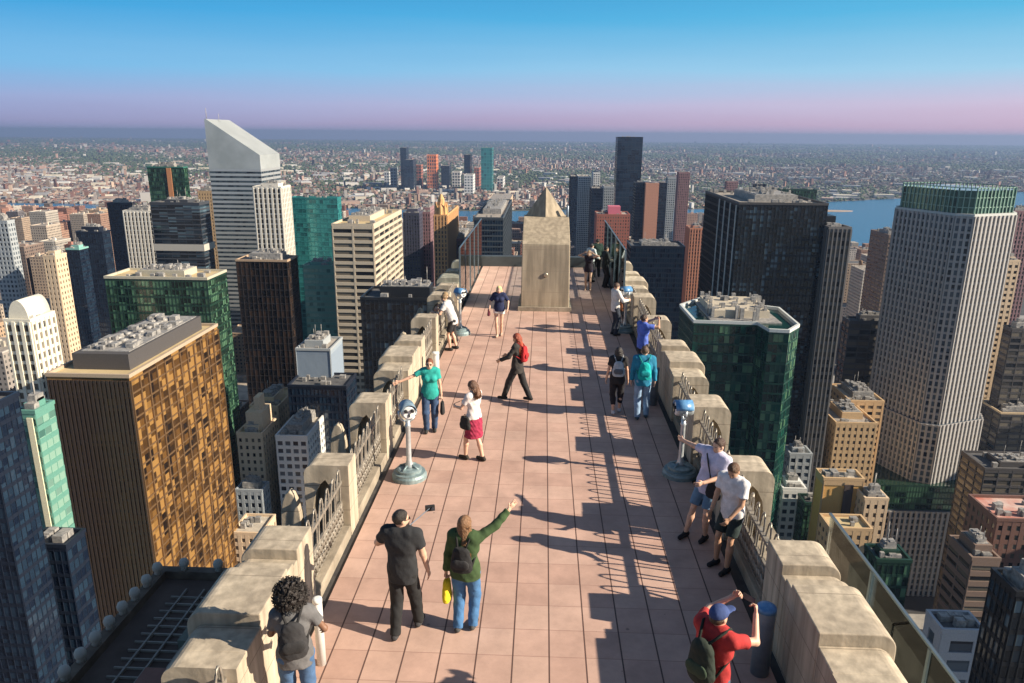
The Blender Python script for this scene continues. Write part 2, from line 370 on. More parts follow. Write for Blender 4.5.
# parapet blocks
def shoulder(xi, xo, zt, zb, r, n=7):
    """profile in x-z: vertical inside face, flat top, rounded outer shoulder"""
    P = [(xi, zb), (xi, zt)]
    for k in range(n+1):
        a = pi/2*k/n; P.append((xo-r+r*sin(a), zt-r+r*cos(a)))
    P.append((xo, zb)); return P
def big_block(side, yc, label):
    o = empty('parapet_block', (side*3.02, yc, 0), label=label, cat='parapet block', group='long stepped limestone blocks of the parapet')
    segs = [(-1.15, -0.72, 1.05, 0.80), (-0.718, 0.18, 1.20, 0.84), (0.182, 0.40, 1.13, 0.80), (0.402, 0.56, 1.08, 0.78), (0.562, 1.15, 1.22, 0.74)]
    for k, (a, c, h, w) in enumerate(segs):
        b = MB(); P = shoulder(0.0+(0.004 if k in (2, 3) else 0), w, h, -0.9, 0.19)
        P = [(side*x, z) for x, z in P]
        if side < 0: P = P[::-1]
        b.prism(P, 'y', c, a); b.build('stone_course', M['stone'], o, bevel=0.014)
    P = shoulder(0.0, 0.80, 1.05, -0.9, 0.19)+[(0.66, -0.9), (0.66, 0.36), (0.60, 0.60), (0.50, 0.76), (0.42, 0.82), (0.33, 0.72), (0.24, 0.52), (0.20, 0.3), (0.20, -0.9)]
    P = [(side*x, z) for x, z in P]
    if side < 0: P = P[::-1]
    b = MB(); b.prism(P, 'y', -1.153, -1.40); b.build('pointed_niche', M['stone'], o)
    b = MB(); P = shoulder(0.74, 1.16, 0.10, -0.9, 0.2); P = [(side*x, z) for x, z in P]
    if side < 0: P = P[::-1]
    b.prism(P, 'y', 1.0, -1.0); b.build('buttress', M['stone'], o, bevel=0.02)
    return o
def small_block(side, yc, d, label):
    o = empty('parapet_pier', (side*3.02, yc, 0), label=label, cat='parapet pier', group='short limestone piers of the parapet')
    b = MB(); P = shoulder(0.0, 0.72, 1.2, -0.9, 0.17); P = [(side*x, z) for x, z in P]
    if side < 0: P = P[::-1]
    b.prism(P, 'y', d/2, -d/2+.3); b.build('pier_body', M['stone'], o, bevel=0.014)
    # the face towards the viewer is hollowed out by a tall pointed niche
    P = shoulder(0.0, 0.72, 1.2, -0.9, 0.17)+[(0.60, -0.9), (0.60, 0.45), (0.56, 0.68), (0.47, 0.86), (0.38, 0.95), (0.30, 0.82), (0.22, 0.62), (0.18, 0.4), (0.18, -0.9)]
    P = [(side*x, z) for x, z in P]
    if side < 0: P = P[::-1]
    b = MB(); b.prism(P, 'y', -d/2+.297, -d/2); b.build('pointed_niche', M['stone'], o)
    if side > 0: return o
    # carved scroll standing outside the pier
    b = MB(); pts = [(0.78, -0.9), (0.78, 0.15)] + [(0.95-0.17*cos(a), 0.15+0.62*sin(a)) for a in [pi*k/8 for k in range(1, 8)]] + [(1.12, 0.15), (1.12, -0.9)]
    P = [(side*x, z) for x, z in pts]
    b.prism(P if side > 0 else P[::-1], 'y', -0.10-d/2, 0.06-d/2); b.build('scroll', M['stone'], o, bevel=0.015)
    return o
def railing(side, y0, y1, label):
    L = y1-y0; o = empty('metal_railing', (side*3.16, y0, 0), label=label, cat='railing', group='ornate metal railings between the stone blocks')
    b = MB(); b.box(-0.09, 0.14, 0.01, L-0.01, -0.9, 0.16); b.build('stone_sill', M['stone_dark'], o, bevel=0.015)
    b = MB(); b.box(-0.035, 0.035, 0, L, 0.90, 0.955, True); b.build('handrail', M['rail'], o)
    b = MB(); b.box(-0.02, 0.02, 0, L, 0.17, 0.21, True); b.box(-0.018, 0.018, 0, L, 0.56, 0.60, True); b.build('cross_rail', M['rail'], o)
    n = max(3, round(L/0.30)); w = L/n
    for i in range(n):
        b = MB(); c = (i+0.5)*w; hw = w*0.36; pts = []
        for k in range(13):
            t = pi*k/12; pts.append((0.03*sin(t), c-hw*cos(t), 0.62+0.58*sin(t)**0.8))
        b.tube([(0, c-hw, 0.2)]+pts+[(0, c+hw, 0.2)], 0.016, 5)
        b.build('pointed_loop', M['rail'], o)
    b = MB(); m = max(6, round(L/0.12)); s = L/m
    for i in range(m):
        for j in range(2):
            z0 = 0.21+j*0.175; z1 = z0+0.175
            b.tube([(0.0, i*s, z0), (0.0, (i+1)*s, z1)], 0.026, 4); b.tube([(0.012, (i+1)*s, z0), (0.012, i*s, z1)], 0.026, 4)
    b.build('lattice', M['rail'], o)
    b = MB(); b.box(min(side*.034, side*.042), max(side*.034, side*.042), 0.02, L-0.02, 0.165, 0.575, True); b.build('kick_panel', plain((0.04, 0.038, 0.036), .5, .3), o)
    b = MB(); b.tube([(side*0.32, 0.04, 1.02), (-side*0.02, 0.34, 0.86)], 0.03, 6); b.tube([(side*0.05, 0.02, 0.5), (side*0.26, 0.2, 1.1)], 0.024, 6); b.build('brace', M['rail'], o)
    return o
LR = {-1: 'left', 1: 'right'}
ordw = ['nearest', 'second', 'third', 'fourth', 'fifth', 'sixth', 'seventh', 'eighth', 'ninth']
SH = lambda s, k: (.24 if s > 0 else 0)+(0 if k % 2 == 0 else -.04)
SD = lambda s, k: (.62 if k % 2 == 0 else .76) if s > 0 else (.5 if k % 2 == 0 else .62)
bigs = [7.60, 17.4, 27.3]; smalls = [10.9, 13.85, 20.75, 23.9, 30.4, 33.4]
for s in (-1, 1):
    side = 'sunlit left' if s < 0 else 'shaded right'
    for k, y in enumerate(bigs): big_block(s, y, '%s long stepped limestone block of the %s parapet' % (ordw[k], side))
    for k, y in enumerate(smalls): small_block(s, y+SH(s, k), SD(s, k), '%s short limestone pier of the %s parapet' % (ordw[k], side))
    edges = sorted([(y-1.40, y+1.15) for y in bigs]+[(y+SH(s, k)-SD(s, k)/2, y+SH(s, k)+SD(s, k)/2) for k, y in enumerate(smalls)])
    prev = 4.2; q = 0
    for a, c in edges+[(35.9, 36)]:
        if a-prev > 0.5:
            railing(s, prev+0.01, a-0.01, '%s ornate metal railing of looped bars along the %s parapet' % (ordw[min(q, 8)] if q < 9 else 'farthest', side)); q += 1
        prev = c
# end wall of the terrace, its base colour darkened as though in shadow
w = MB(); w.box(-3.0, 3.0, 36.0, 36.4, -0.9, 0.5)
tag(w.build('end_wall', plain((0.05, 0.06, 0.065), 0.5), bevel=0.03), 'low wall coloured dark as in shadow closing the far end of the tiled terrace', 'wall')

# pedestal with its pyramid
og = (0.12, 26.7, 0)
r = empty('stone_pedestal', og, label='tall weathered stone pedestal with a pyramid cap in the middle of terrace', cat='pedestal')
b = MB(); b.box(-0.86, 1.1, 26.55, 28.9, 0, 0.16); b.build('plinth', M['stone_dark'], r, og, bevel=0.01)
def frus(b, a, z0, c, z1):
    (x0, x1, y0, y1), (u0, u1, w0, w1) = a, c
    i = len(b.v); b.v += [(x0, y0, z0), (x1, y0, z0), (x1, y1, z0), (x0, y1, z0), (u0, w0, z1), (u1, w0, z1), (u1, w1, z1), (u0, w1, z1)]
    for f in [(0, 1, 5, 4), (1, 2, 6, 5), (2, 3, 7, 6), (3, 0, 4, 7), (4, 5, 6, 7)]: b.f.append(tuple(i+k for k in f)); b.uv.append(None); b.sm.append(False)
b = MB(); frus(b, (-0.76, 1.02, 26.62, 28.8), 0.16, (-0.73, 1.00, 26.66, 28.78), 2.45)
M['ped'] = noisy('pedestal_stone', (0.36, 0.30, 0.22), (0.44, 0.37, 0.27), 0.9, 0.9, bump=0.25, bscale=5, c3=(0.31, 0.26, 0.19))
jointed(M['ped'], 9.0, .78, 0, .1, dark=(0.24, 0.20, 0.15)); b.build('shaft', M['ped'], r, og, bevel=0.03)
b = MB(); frus(b, (-0.73, 1.00, 26.66, 28.78), 2.452, (-0.72, 0.97, 27.85, 28.75), 3.3); b.build('sloped_cap', M['ped'], r, og, bevel=0.02)
b = MB(); i = 0; az = zat(545.5, 186.5, 28.3)[1]; b.v = [(0.10, 27.88, 3.304), (0.86, 28.3, 3.304), (0.10, 28.72, 3.304), (-0.66, 28.3, 3.304), (0.10, 28.3, az)]
for f in [(0, 1, 4), (1, 2, 4), (2, 3, 4), (3, 0, 4)]: b.f.append(f); b.uv.append(None); b.sm.append(False)
b.build('pyramid', M['ped'], r, og)
b = MB(); b.lathe([(0.085, 0), (0.085, 0.02), (0.05, 0.035)], 18); o = b.build('bronze_disc', plain((0.42, 0.38, 0.30), 0.35, 0.7), r); o.rotation_euler = (pi/2, 0, 0); o.location = (0.02, -0.075, 1.35)
b = MB(); b.lathe([(0.05, 0), (0.045, 0.6), (0.02, 0.62)], 10); o = b.build('vent_pipe', M['bollard'], r); o.location = (0.8, 1.4, 3.1)

# glass wind screens at the far end
gm, gnt, gb = newmat('clear_screen_glass')
gb.inputs['Base Color'].default_value = (0.75, 0.86, 0.90, 1); gb.inputs['Roughness'].default_value = 0.02
gb.inputs['Transmission Weight'].default_value = 1.0; gb.inputs['IOR'].default_value = 1.08; gb.inputs['Specular IOR Level'].default_value = 0.9
tr = N(gnt, 'ShaderNodeBsdfTransparent'); tr.inputs[0].default_value = (0.84, 0.91, 0.94, 1)
gl = N(gnt, 'ShaderNodeBsdfGlossy'); gl.inputs['Roughness'].default_value = 0.03
fr = N(gnt, 'ShaderNodeFresnel'); fr.inputs[0].default_value = 1.5
mx = N(gnt, 'ShaderNodeMixShader'); out = gnt.nodes['Material Output']
gnt.links.new(fr.outputs[0], mx.inputs[0]); gnt.links.new(tr.outputs[0], mx.inputs[1]); gnt.links.new(gl.outputs[0], mx.inputs[2]); gnt.links.new(mx.outputs[0], out.inputs['Surface'])
M['glass'] = gm
M['post'] = plain((0.20, 0.26, 0.30), 0.35, 0.7)
def screen(label, x, y0, y1, z0, z1, npan):
    og = (x, y0, z0); r = empty('glass_screen', og, label=label, cat='glass screen', group='glass wind screens around the terrace')
    d = (y1-y0)/npan
    for i in range(npan):
        b = MB(); b.box(x-0.008, x+0.008, y0+i*d+0.03, y0+(i+1)*d-0.03, z0, z1, True); b.build('glass_pane', M['glass'], r, og)
        b = MB(); b.box(x-0.03, x+0.03, y0+i*d-0.025, y0+i*d+0.025, z0, z1+0.02, True); b.build('post', M['post'], r, og)
    b = MB(); b.box(x-0.022, x+0.022, y0, y1, z1+0.022, z1+0.055, True); b.build('top_rail', M['post'], r, og)
screen('tall glass wind screen right of the stone pedestal at the terrace end', 2.96, 26.3, 35.8, 0.0, 2.3, 5)
screen('tall glass wind screen left of the stone pedestal at the terrace end', -2.96, 26.3, 35.8, 0.0, 2.3, 5)
# lower outer screen on the right; its top rail runs down the right edge of the view
screen('long outer glass screen below the right parapet above the street', 5.0, 3.0, 11.6, -1.9, 0.05, 5)
b = MB(); b.box(4.36, 5.3, 0.5, 11.8, -2.3, -1.905, True); tag(b.build('stone_ledge', noisy('dark_brown_stone', (0.07, 0.055, 0.045), (0.15, 0.12, 0.10), 1.4, .9)), 'narrow limestone ledge outside the right parapet carrying the glass screen', 'ledge')  # dark brown tone picked to deepen what shows through the screen

# coin viewers
def viewer(label, x, y, rz, hoodm='blue_paint', hw=.152):
    r = empty('tower_viewer', (x, y, 0), rz, label=label, cat='tower viewer', group='coin operated tower viewers on round bases')
    b = MB(); b.lathe([(0.33, 0), (0.33, 0.07), (0.30, 0.11), (0.30, 0.13), (0.24, 0.14), (0.24, 0.19), (0.20, 0.21), (0.1, 0.215)], 32, sm=False); b.build('base', M['viewer_base'], r)
    for k in range(4):
        a = pi/4+k*pi/2; b = MB(); b.tube([(0.21*cos(a), 0.21*sin(a), 0.2), (0.07*cos(a), 0.07*sin(a), 0.26)], 0.02, 6); b.build('foot_rib', M['viewer_base'], r)
    b = MB(); b.lathe([(0.095, 0.2), (0.07, 0.28), (0.05, 0.36), (0.045, 1.02), (0.06, 1.05), (0.045, 1.07), (0.045, 1.16)], 16); b.build('column', M['viewer_metal'], r)
    b = MB()
    for s_ in (-1, 1): b.tube([(0, 0, 1.12), (s_*0.11, 0, 1.17), (s_*0.16, 0, 1.26), (s_*0.16, 0, 1.36)], 0.02, 8)
    b.build('yoke', M['viewer_metal'], r)
    h = empty_part = None
    # head: rounded drum lying along the view direction (local +y is where it looks)
    b = MB(); b.lathe([(0.09, -0.16), (0.132, -0.15), (0.14, -0.1), (0.14, 0.1), (0.11, 0.16), (0.05, 0.18)], 24)
    h = b.build('head', M['viewer_metal'], r); h.rotation_euler = (-pi/2, 0, 0); h.location = (0, 0, 1.36)
    b = MB(); b.lathe([(0.122, -0.02), (0.127, 0.0), (0.1, 0.012)], 24); f = b.build('face_plate', plain((0.7, 0.72, 0.72), 0.35), h); f.rotation_euler = (pi, 0, 0); f.location = (0, 0, -0.165)
    for s_ in (-1, 1):
        b = MB(); b.lathe([(0.032, 0), (0.034, 0.04), (0.022, 0.045)], 12); e = b.build('eyepiece', M['black_rubber'], h); e.rotation_euler = (pi, 0, 0); e.location = (s_*0.06, -0.045, -0.175)
    b = MB(); b.box(-0.015, 0.015, 0.02, 0.075, -0.195, -0.175, True); b.build('coin_slot', M['black_rubber'], h)
    b = MB(); pts = [(hw*cos(a), hw*sin(a)) for a in [pi*k/12 for k in range(13)]]
    inner = [(0.142*cos(a), 0.142*sin(a)) for a in [pi*k/12 for k in range(12, -1, -1)]]
    b.prism([(x_, 1.37+z_) for x_, z_ in pts+inner], 'y', 0.14, -0.19, True); b.build('hood', M[hoodm], r)
    return r
viewer('grey tower viewer with a pale face plate in front of the teal shirt woman', -2.44, 12.75, 0.35, 'hood_grey')
viewer('blue hooded tower viewer beside the two men in white t-shirts', 2.72, 13.15, -1.5)
viewer('blue hooded tower viewer by the two people leaning over the left parapet', -2.62, 23.2, 0.9)
viewer('blue hooded tower viewer beside the man in white near the far right parapet', 2.78, 23.9, -1.1)

# round posts with coloured caps
def bollard(label, x, y, capm, bodym, h=0.93, rr=0.11):
    r = empty('round_post', (x, y, 0), label=label, cat='post', group='round posts against the parapet')
    b = MB(); b.lathe([(rr, 0), (rr, h-0.07), (rr*0.98, h-0.06)], 24); b.build('body', bodym, r)
    b = MB(); b.lathe([(rr*1.06, h-0.058), (rr*1.06, h-0.02), (rr*0.95, h), (rr*0.5, h+0.005)], 24); b.build('cap', capm, r)
    return r
bollard('grey round post with bright blue cap against the shaded parapet', 2.74, 7.72, M['blue_paint'], M['bollard'])
bollard('white round post beside the curly haired woman', *gp(317, 598, .93), M['white_plastic'], M['white_plastic'], .93, .055)
bollard('white round post behind the woman in the teal shirt', *gp(435.5, 352, .93), M['white_plastic'], M['white_plastic'], .93, .09)
bollard('grey blue post beside the student with turquoise backpack', 2.74, 17.0, M['bollard'], M['bollard'])
# ================================================================== THE CITY
ZB = []   # (x0px, x1px, ytop, ybottom_visible, Y) of the named towers, for keeping the others clear of them
G = {}
def gmat(key, *a, **k):
    if key not in G: G[key] = panes(key, *a, **k)
    return G[key]
def paint(c, rough=0.6, metal=0.0): return plain(c, rough, metal, 0.1)
STY = {
 # glass, frame, floor height, bay, fin width, fin depth, band height, band depth
 'bronze': dict(g=gmat('bronze_glass', (0.015, 0.010, 0.008), (0.13, 0.065, 0.02), 0.34, 0.28, 0.15, third=(0.33, 0.185, 0.06), spec=0.5), f=paint((0.045, 0.032, 0.025), 0.5, 0.3), fl=3.9, bay=2.6, fw=.22, fd=.25, bh=.5, bd=.08),
 'green': dict(g=gmat('green_glass', (0.006, 0.020, 0.015), (0.09, 0.20, 0.12), 0.14, 0.1, 0.2, spec=0.8), f=paint((0.018, 0.055, 0.038), 0.4, 0.3), fl=3.7, bay=1.6, fw=.12, fd=.15, bh=.9, bd=.08),
 'teal': dict(g=gmat('teal_glass', (0.02, 0.12, 0.13), (0.05, 0.30, 0.30), 0.35, 0.1, 0.35, spec=0.8), f=paint((0.03, 0.22, 0.22), 0.4, 0.2), fl=3.8, bay=3.0, fw=.15, fd=.1, bh=.9, bd=.12),
 'tealite': dict(g=gmat('pale_teal_glass', (0.03, 0.12, 0.11), (0.26, 0.44, 0.36), 0.45, 0.15, 0.2), f=paint((0.14, 0.34, 0.28), 0.4, 0.2), fl=3.8, bay=2.6, fw=.2, fd=.1, bh=1.5, bd=.15),
 'navy': dict(g=gmat('navy_glass', (0.008, 0.014, 0.03), (0.02, 0.04, 0.07), 0.25, 0.08, 0.2, spec=0.7), f=paint((0.015, 0.022, 0.04), 0.4, 0.3), fl=3.8, bay=1.8, fw=.15, fd=.15, bh=1.0, bd=.1),
 'black': dict(g=gmat('black_glass', (0.006, 0.009, 0.013), (0.03, 0.05, 0.07), 0.15, 0.1, 0.1, third=(0.10, 0.16, 0.2), spec=0.8), f=paint((0.018, 0.02, 0.024), 0.4, 0.3), fl=3.8, bay=1.7, fw=.2, fd=.25, bh=1.1, bd=.1),
 'blackband': dict(g=gmat('black_glass', (0,)*3, (0,)*3), f=paint((0.06, 0.065, 0.075), 0.5, 0.2), fl=3.8, bay=6, fw=.1, fd=.05, bh=1.0, bd=.25),
 'citi': dict(g=gmat('citi_glass', (0.012, 0.02, 0.03), (0.08, 0.11, 0.13), 0.3, 0.12, 0.2), f=paint((0.50, 0.52, 0.52), 0.35, 0.45), fl=3.9, bay=60, fw=.01, fd=.01, bh=2.1, bd=.18),
 'slab': dict(g=gmat('dark_glass', (0.012, 0.014, 0.018), (0.16, 0.14, 0.11), 0.25, 0.15), f=paint((0.50, 0.43, 0.33), 0.7), fl=3.9, bay=13, fw=1.0, fd=.45, bh=1.75, bd=.4),
 'darkband': dict(g=gmat('dark_glass', (0,)*3, (0,)*3), f=paint((0.065, 0.06, 0.06), 0.6), fl=3.8, bay=7, fw=.5, fd=.3, bh=1.3, bd=.25),  # frame colour lowered to carry the shade of the low streets
 'whiterib': dict(g=gmat('dark_glass', (0,)*3, (0,)*3), f=paint((0.68, 0.65, 0.58), 0.6), fl=3.8, bay=3.3, fw=1.5, fd=.7, bh=.9, bd=.15),
 'whitetower': dict(g=gmat('dark_glass', (0,)*3, (0,)*3), f=paint((0.74, 0.70, 0.58), 0.6), fl=3.9, bay=3.0, fw=1.35, fd=.6, bh=1.3, bd=.2),
 'grid': dict(g=gmat('blue_dark_glass', (0.012, 0.018, 0.028), (0.10, 0.13, 0.16), 0.3, 0.12), f=paint((0.40, 0.385, 0.37), 0.6), fl=3.9, bay=3.0, fw=1.25, fd=.85, bh=1.2, bd=.2),
 'tan': dict(g=gmat('dark_glass', (0,)*3, (0,)*3), f=paint((0.52, 0.36, 0.20), 0.8), fl=3.5, bay=2.9, fw=1.6, fd=.3, bh=1.7, bd=.25),
 'cream': dict(g=gmat('dark_glass', (0,)*3, (0,)*3), f=paint((0.62, 0.48, 0.33), 0.8), fl=3.5, bay=2.9, fw=1.6, fd=.3, bh=1.7, bd=.25),
 'brick': dict(g=gmat('dark_glass', (0,)*3, (0,)*3), f=paint((0.36, 0.13, 0.09), 0.85), fl=3.4, bay=2.8, fw=1.5, fd=.2, bh=1.6, bd=.15),
 'gothic': dict(g=gmat('dark_glass', (0,)*3, (0,)*3), f=paint((0.58, 0.33, 0.15), 0.85), fl=3.6, bay=2.6, fw=1.4, fd=.5, bh=1.2, bd=.1),
 'purple': dict(g=gmat('dark_glass', (0,)*3, (0,)*3), f=paint((0.26, 0.15, 0.16), 0.8), fl=3.5, bay=2.6, fw=1.3, fd=.3, bh=1.2, bd=.2),
 'grey': dict(g=gmat('blue_dark_glass', (0,)*3, (0,)*3), f=paint((0.33, 0.36, 0.38), 0.7), fl=3.7, bay=3.0, fw=1.3, fd=.3, bh=1.6, bd=.25),
 'white': dict(g=gmat('blue_dark_glass', (0,)*3, (0,)*3), f=paint((0.68, 0.68, 0.66), 0.6), fl=3.6, bay=3.2, fw=1.2, fd=.3, bh=1.6, bd=.35),
 'greenoct': dict(g=gmat('deep_green_glass', (0.006, 0.03, 0.028), (0.015, 0.10, 0.075), 0.2, 0.08, 0.25, third=(0.10, 0.22, 0.13), spec=0.9), f=paint((0.012, 0.06, 0.045), 0.4, 0.3), fl=3.8, bay=1.9, fw=.12, fd=.12, bh=.7, bd=.1),
 'pinkslab': dict(g=gmat('dark_glass', (0,)*3, (0,)*3), f=paint((0.50, 0.25, 0.17), 0.8), fl=3.8, bay=2.0, fw=1.0, fd=.2, bh=1.8, bd=.15),
 'brownstripe': dict(g=gmat('dark_glass', (0,)*3, (0,)*3), f=paint((0.20, 0.14, 0.11), 0.8), fl=3.7, bay=7, fw=.6, fd=.2, bh=1.9, bd=.3),  # brown lowered in tone so the base colour holds shade
}
def frame_poly(P, z0, z1, st, edges=None, corner=0.0, dz=0.0):
    """fins and floor bands standing proud of the walls of a polygon plan (counter-clockwise)"""
    b = MB(); n = len(P)
    for k in range(n):
        if edges is not None and k not in edges: continue
        a = P[k]; c = P[(k+1) % n]; L = math.hypot(c[0]-a[0], c[1]-a[1])
        ux, uy = (c[0]-a[0])/L, (c[1]-a[1])/L; nx, ny = uy, -ux
        def slab(s0, s1, d, za, zb):
            p = [(a[0]+ux*s0, a[1]+uy*s0), (a[0]+ux*s1, a[1]+uy*s1)]
            q = [(x+nx*d, y+ny*d) for x, y in p]
            b.quad([(q[0][0], q[0][1], za), (q[1][0], q[1][1], za), (q[1][0], q[1][1], zb), (q[0][0], q[0][1], zb)])
            b.quad([(p[0][0], p[0][1], za), (q[0][0], q[0][1], za), (q[0][0], q[0][1], zb), (p[0][0], p[0][1], zb)])
            b.quad([(q[1][0], q[1][1], za), (p[1][0], p[1][1], za), (p[1][0], p[1][1], zb), (q[1][0], q[1][1], zb)])
            b.quad([(q[0][0], q[0][1], zb), (q[1][0], q[1][1], zb), (p[1][0], p[1][1], zb), (p[0][0], p[0][1], zb)])
            b.quad([(p[0][0], p[0][1], za), (p[1][0], p[1][1], za), (q[1][0], q[1][1], za), (q[0][0], q[0][1], za)])
        m = max(1, round(L/st['bay'])); w = L/m
        for i in range(m+1):
            s0 = max(0, i*w-st['fw']/2); s1 = min(L, i*w+st['fw']/2); slab(s0, s1, st['fd'], z0, z1)
        f = int((z1-z0)/st['fl'])
        for i in range(f+1):
            zt = z1-i*st['fl']-0.02; slab(0.003, L-0.003, st['bd'], max(z0, zt-st['bh']), zt)
    return b
PLANT = 0
def roofstuff(root, og, x0, x1, y0, y1, z, seed, pent=True, roofm='roof_gravel', dens=1.0, cream=None, fine=False):
    R = random.Random(seed); W = x1-x0; D = y1-y0
    e = 0.45
    b = MB(); h = 1.1
    b.box(x0-0.3, x1+0.3, y0-0.3, y0+e, z-0.01, z+h); b.box(x0-0.3, x1+0.3, y1-e, y1+0.3, z-0.01, z+h)
    b.box(x0-0.3, x0+e, y0+e+.003, y1-e-.003, z-0.01, z+h); b.box(x1-e, x1+0.3, y0+e+.003, y1-e-.003, z-0.01, z+h)
    b.build('parapet', cream or M['roof_pale'], root, og)
    b = MB(); b.box(x0+e, x1-e, y0+e, y1-e, z-0.5, z+0.1); rf = b.build('roof', M[roofm], root, og)
    if pent:
        px0 = x0+W*R.uniform(.15, .28); px1 = x1-W*R.uniform(.15, .28); py0 = y0+D*R.uniform(.15, .25); py1 = y1-D*R.uniform(.12, .3); ph = R.uniform(2.4, 4.2)
        b = MB(); b.box(px0, px1, py0, py1, z+0.1, z+ph); p = b.build('penthouse', M['unit'] if R.random() < .4 else (cream or M['roof_pale']), root, og)
        b = MB(); b.box(px0+.8, px1-.8, py0+.8, py1-.8, z+ph-.05, z+ph+.25)
        for i in range(int(5+dens*14)):
            ux = R.uniform(px0+1, px1-2.5); uy = R.uniform(py0+1, py1-2.5); s = R.uniform(.7, 2.6); b.box(ux, min(px1, ux+s), uy, min(py1, uy+s*R.uniform(.6, 1.6)), z+ph, z+ph+R.uniform(.6, 2.2))
        b.build('rooftop_plant', M['unit'], p, og)
        for i in range(3):
            b = MB(); ux = R.uniform(px0+1, px1-1); uy = R.uniform(py0+1, py1-1); b.tube([(ux, uy, z+ph), (ux, uy, z+ph+R.uniform(3, 8))], 0.12, 5); b.build('mast', M['unit'], p, og)
    for i in range(int(2+dens*5)):
        ux = R.uniform(x0+1, x1-3); uy = R.choice([R.uniform(y0+.8, y0+D*.14), R.uniform(y0+D*.72, y1-2.5)]) if pent else R.uniform(y0+1, y1-3); s = R.uniform(1, 2.8)
        b = MB(); b.box(ux, ux+s, uy, uy+s*.8, z+0.1, z+R.uniform(1.2, 2.6)); b.build('rooftop_unit', M['unit'], root, og)
cnt = [0]
def tower(label, xL, xR, yT, Y, xF, sty, yb=None, name='office_tower', cat='skyscraper', pent=True, roofm='roof_gravel', rim=None, group=None, over=None, dens=1.0, zshift=0.0, edges=None):
    cnt[0] += 1
    left = (xL+xR)/2 < 543
    z = zat(xR if left else xL, yT, Y)[1]+zshift
    X0 = zat(xL, yT, Y)[0]; X1 = zat(xR, yT, Y)[0]
    if xF is None: Y2 = Y+(X1-X0)
    else:
        Xc = X1 if left else X0; lo, hi = Y, Y*6
        for _ in range(50):
            mid = (lo+hi)/2; px = pr(Xc, mid, z)[0]
            if (px < xF) == left: lo = mid
            else: hi = mid
        Y2 = lo
    Y2 = max(Y2, Y+8)
    st = dict(STY[sty])
    if over: st.update(over)
    cx, cy = (X0+X1)/2, (Y+Y2)/2; og = (cx, cy, GZ)
    root = empty(name, og, label=label, cat=cat, group=group)
    P = [(X0, Y), (X1, Y), (X1, Y2), (X0, Y2)]
    b = MB(); b.ubox(X0, X1, Y, Y2, GZ, z, st['bay'], st['fl'], cnt[0]); b.build('glazing', st['g'], root, og)
    f = frame_poly(P, max(GZ, z-230), z, st, edges); f.build('facade_frame', st['f'], root, og)
    roofstuff(root, og, X0, X1, Y, Y2, z, cnt[0]*13, pent, roofm, dens, rim or st['f'])
    xs = [pr(x, y, z)[0] for x, y in P]
    ZB.append((min(xs), max(xs), pr(X0, Y, z)[1]-6, yb if yb else 683, Y, label))
    SOL.append((X0, X1, Y, Y2))
    return root, (X0, X1, Y, Y2, z, og)
SOL = [(-13, 9, -20, 60)]
T = tower
# ---- left of the terrace
T('dark blue glass tower at the left edge below the teal strip tower', -90, -14, 412, 150, 18, 'navy', roofm='roof_dark')
r_, q = T('slim pale green tower with a cream stripe beside the bronze tower', 17, 35, 414, 185, 52, 'tealite', name='office_tower', roofm='roof_pale')
b = MB(); X0, X1, Y0, Y1, z, og = q; b.box(X1-2.2, X1-0.6, Y0-0.7, Y0-0.42, GZ, z-1); b.build('cream_stripe', paint((0.75, 0.70, 0.50)), r_, og)
r_, q = T('large bronze tower with golden sunlit south face in the left foreground', 47, 129, 378, 205, 217, 'bronze', roofm='roof_tan', rim=paint((0.42, 0.33, 0.24)), pent=False, dens=0, edges=(3, 2))
X0, X1, Y0, Y1, z, og = q
# its broad south face: wide piers between panes
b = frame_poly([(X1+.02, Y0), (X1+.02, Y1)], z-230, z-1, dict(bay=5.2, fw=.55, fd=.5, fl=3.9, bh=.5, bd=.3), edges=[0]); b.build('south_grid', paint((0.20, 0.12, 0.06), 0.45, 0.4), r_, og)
b = frame_poly([(X0, Y0), (X1, Y0)], z-230, z-1, dict(bay=1.3, fw=.82, fd=.4, fl=3.9, bh=.9, bd=.15), edges=[0]); b.build('west_grid', paint((0.06, 0.042, 0.032), 0.5, 0.3), r_, og)  # west fins far darker than the south ones: shade put into the colour
b = MB(); b.box(X0+4, X1-3.5, Y0+7, Y1-5, z+.1, z+5.2); pn = b.build('penthouse', paint((0.07, 0.065, 0.065), 0.7), r_, og)
b = MB(); b.box(X0+5.5, X1-4.5, Y0+9.5, Y1-6.5, z+5.15, z+5.4); R = random.Random(4)
for i in range(70):
    ux = R.uniform(X0+6, X1-7); uy = R.uniform(Y0+10, Y1-10); s = R.uniform(.6, 2.4); b.box(ux, ux+s, uy, uy+s*R.uniform(.7, 1.8), z+5.2, z+5.2+R.uniform(.4, 2.0))
b.build('rooftop_plant', M['unit'], pn, og)
for i in range(14):
    uy = Y0+12+i*(Y1-Y0-24)/14; b = MB(); b.lathe([(1.1, 0), (1.1, 1.1), (0.8, 1.3)], 12, (X0+10+3*(i % 2), uy, z+5.2)); b.build('cooling_fan', M['unit'], pn, og)
r_, q = T('white ribbed tower with a rounded crown at the far left', 5, 30, 322, 265, 54, 'whitetower', pent=False, rim=paint((0.74, 0.70, 0.58)))
X0, X1, Y0, Y1, z, og = q; b = MB(); P = [(X0+1+(X1-X0-2)*(0.5-0.5*cos(pi*k/14)), z+8*sin(pi*k/14)) for k in range(15)]
b.prism(P[::-1], 'y', Y0+1, Y0+14, True); b.build('vaulted_crown', paint((0.74, 0.70, 0.58)), r_, og)
T('tan slab with a cream edge left of the navy glass tower', 43, 55, 257, 450, 66, 'cream', yb=330)
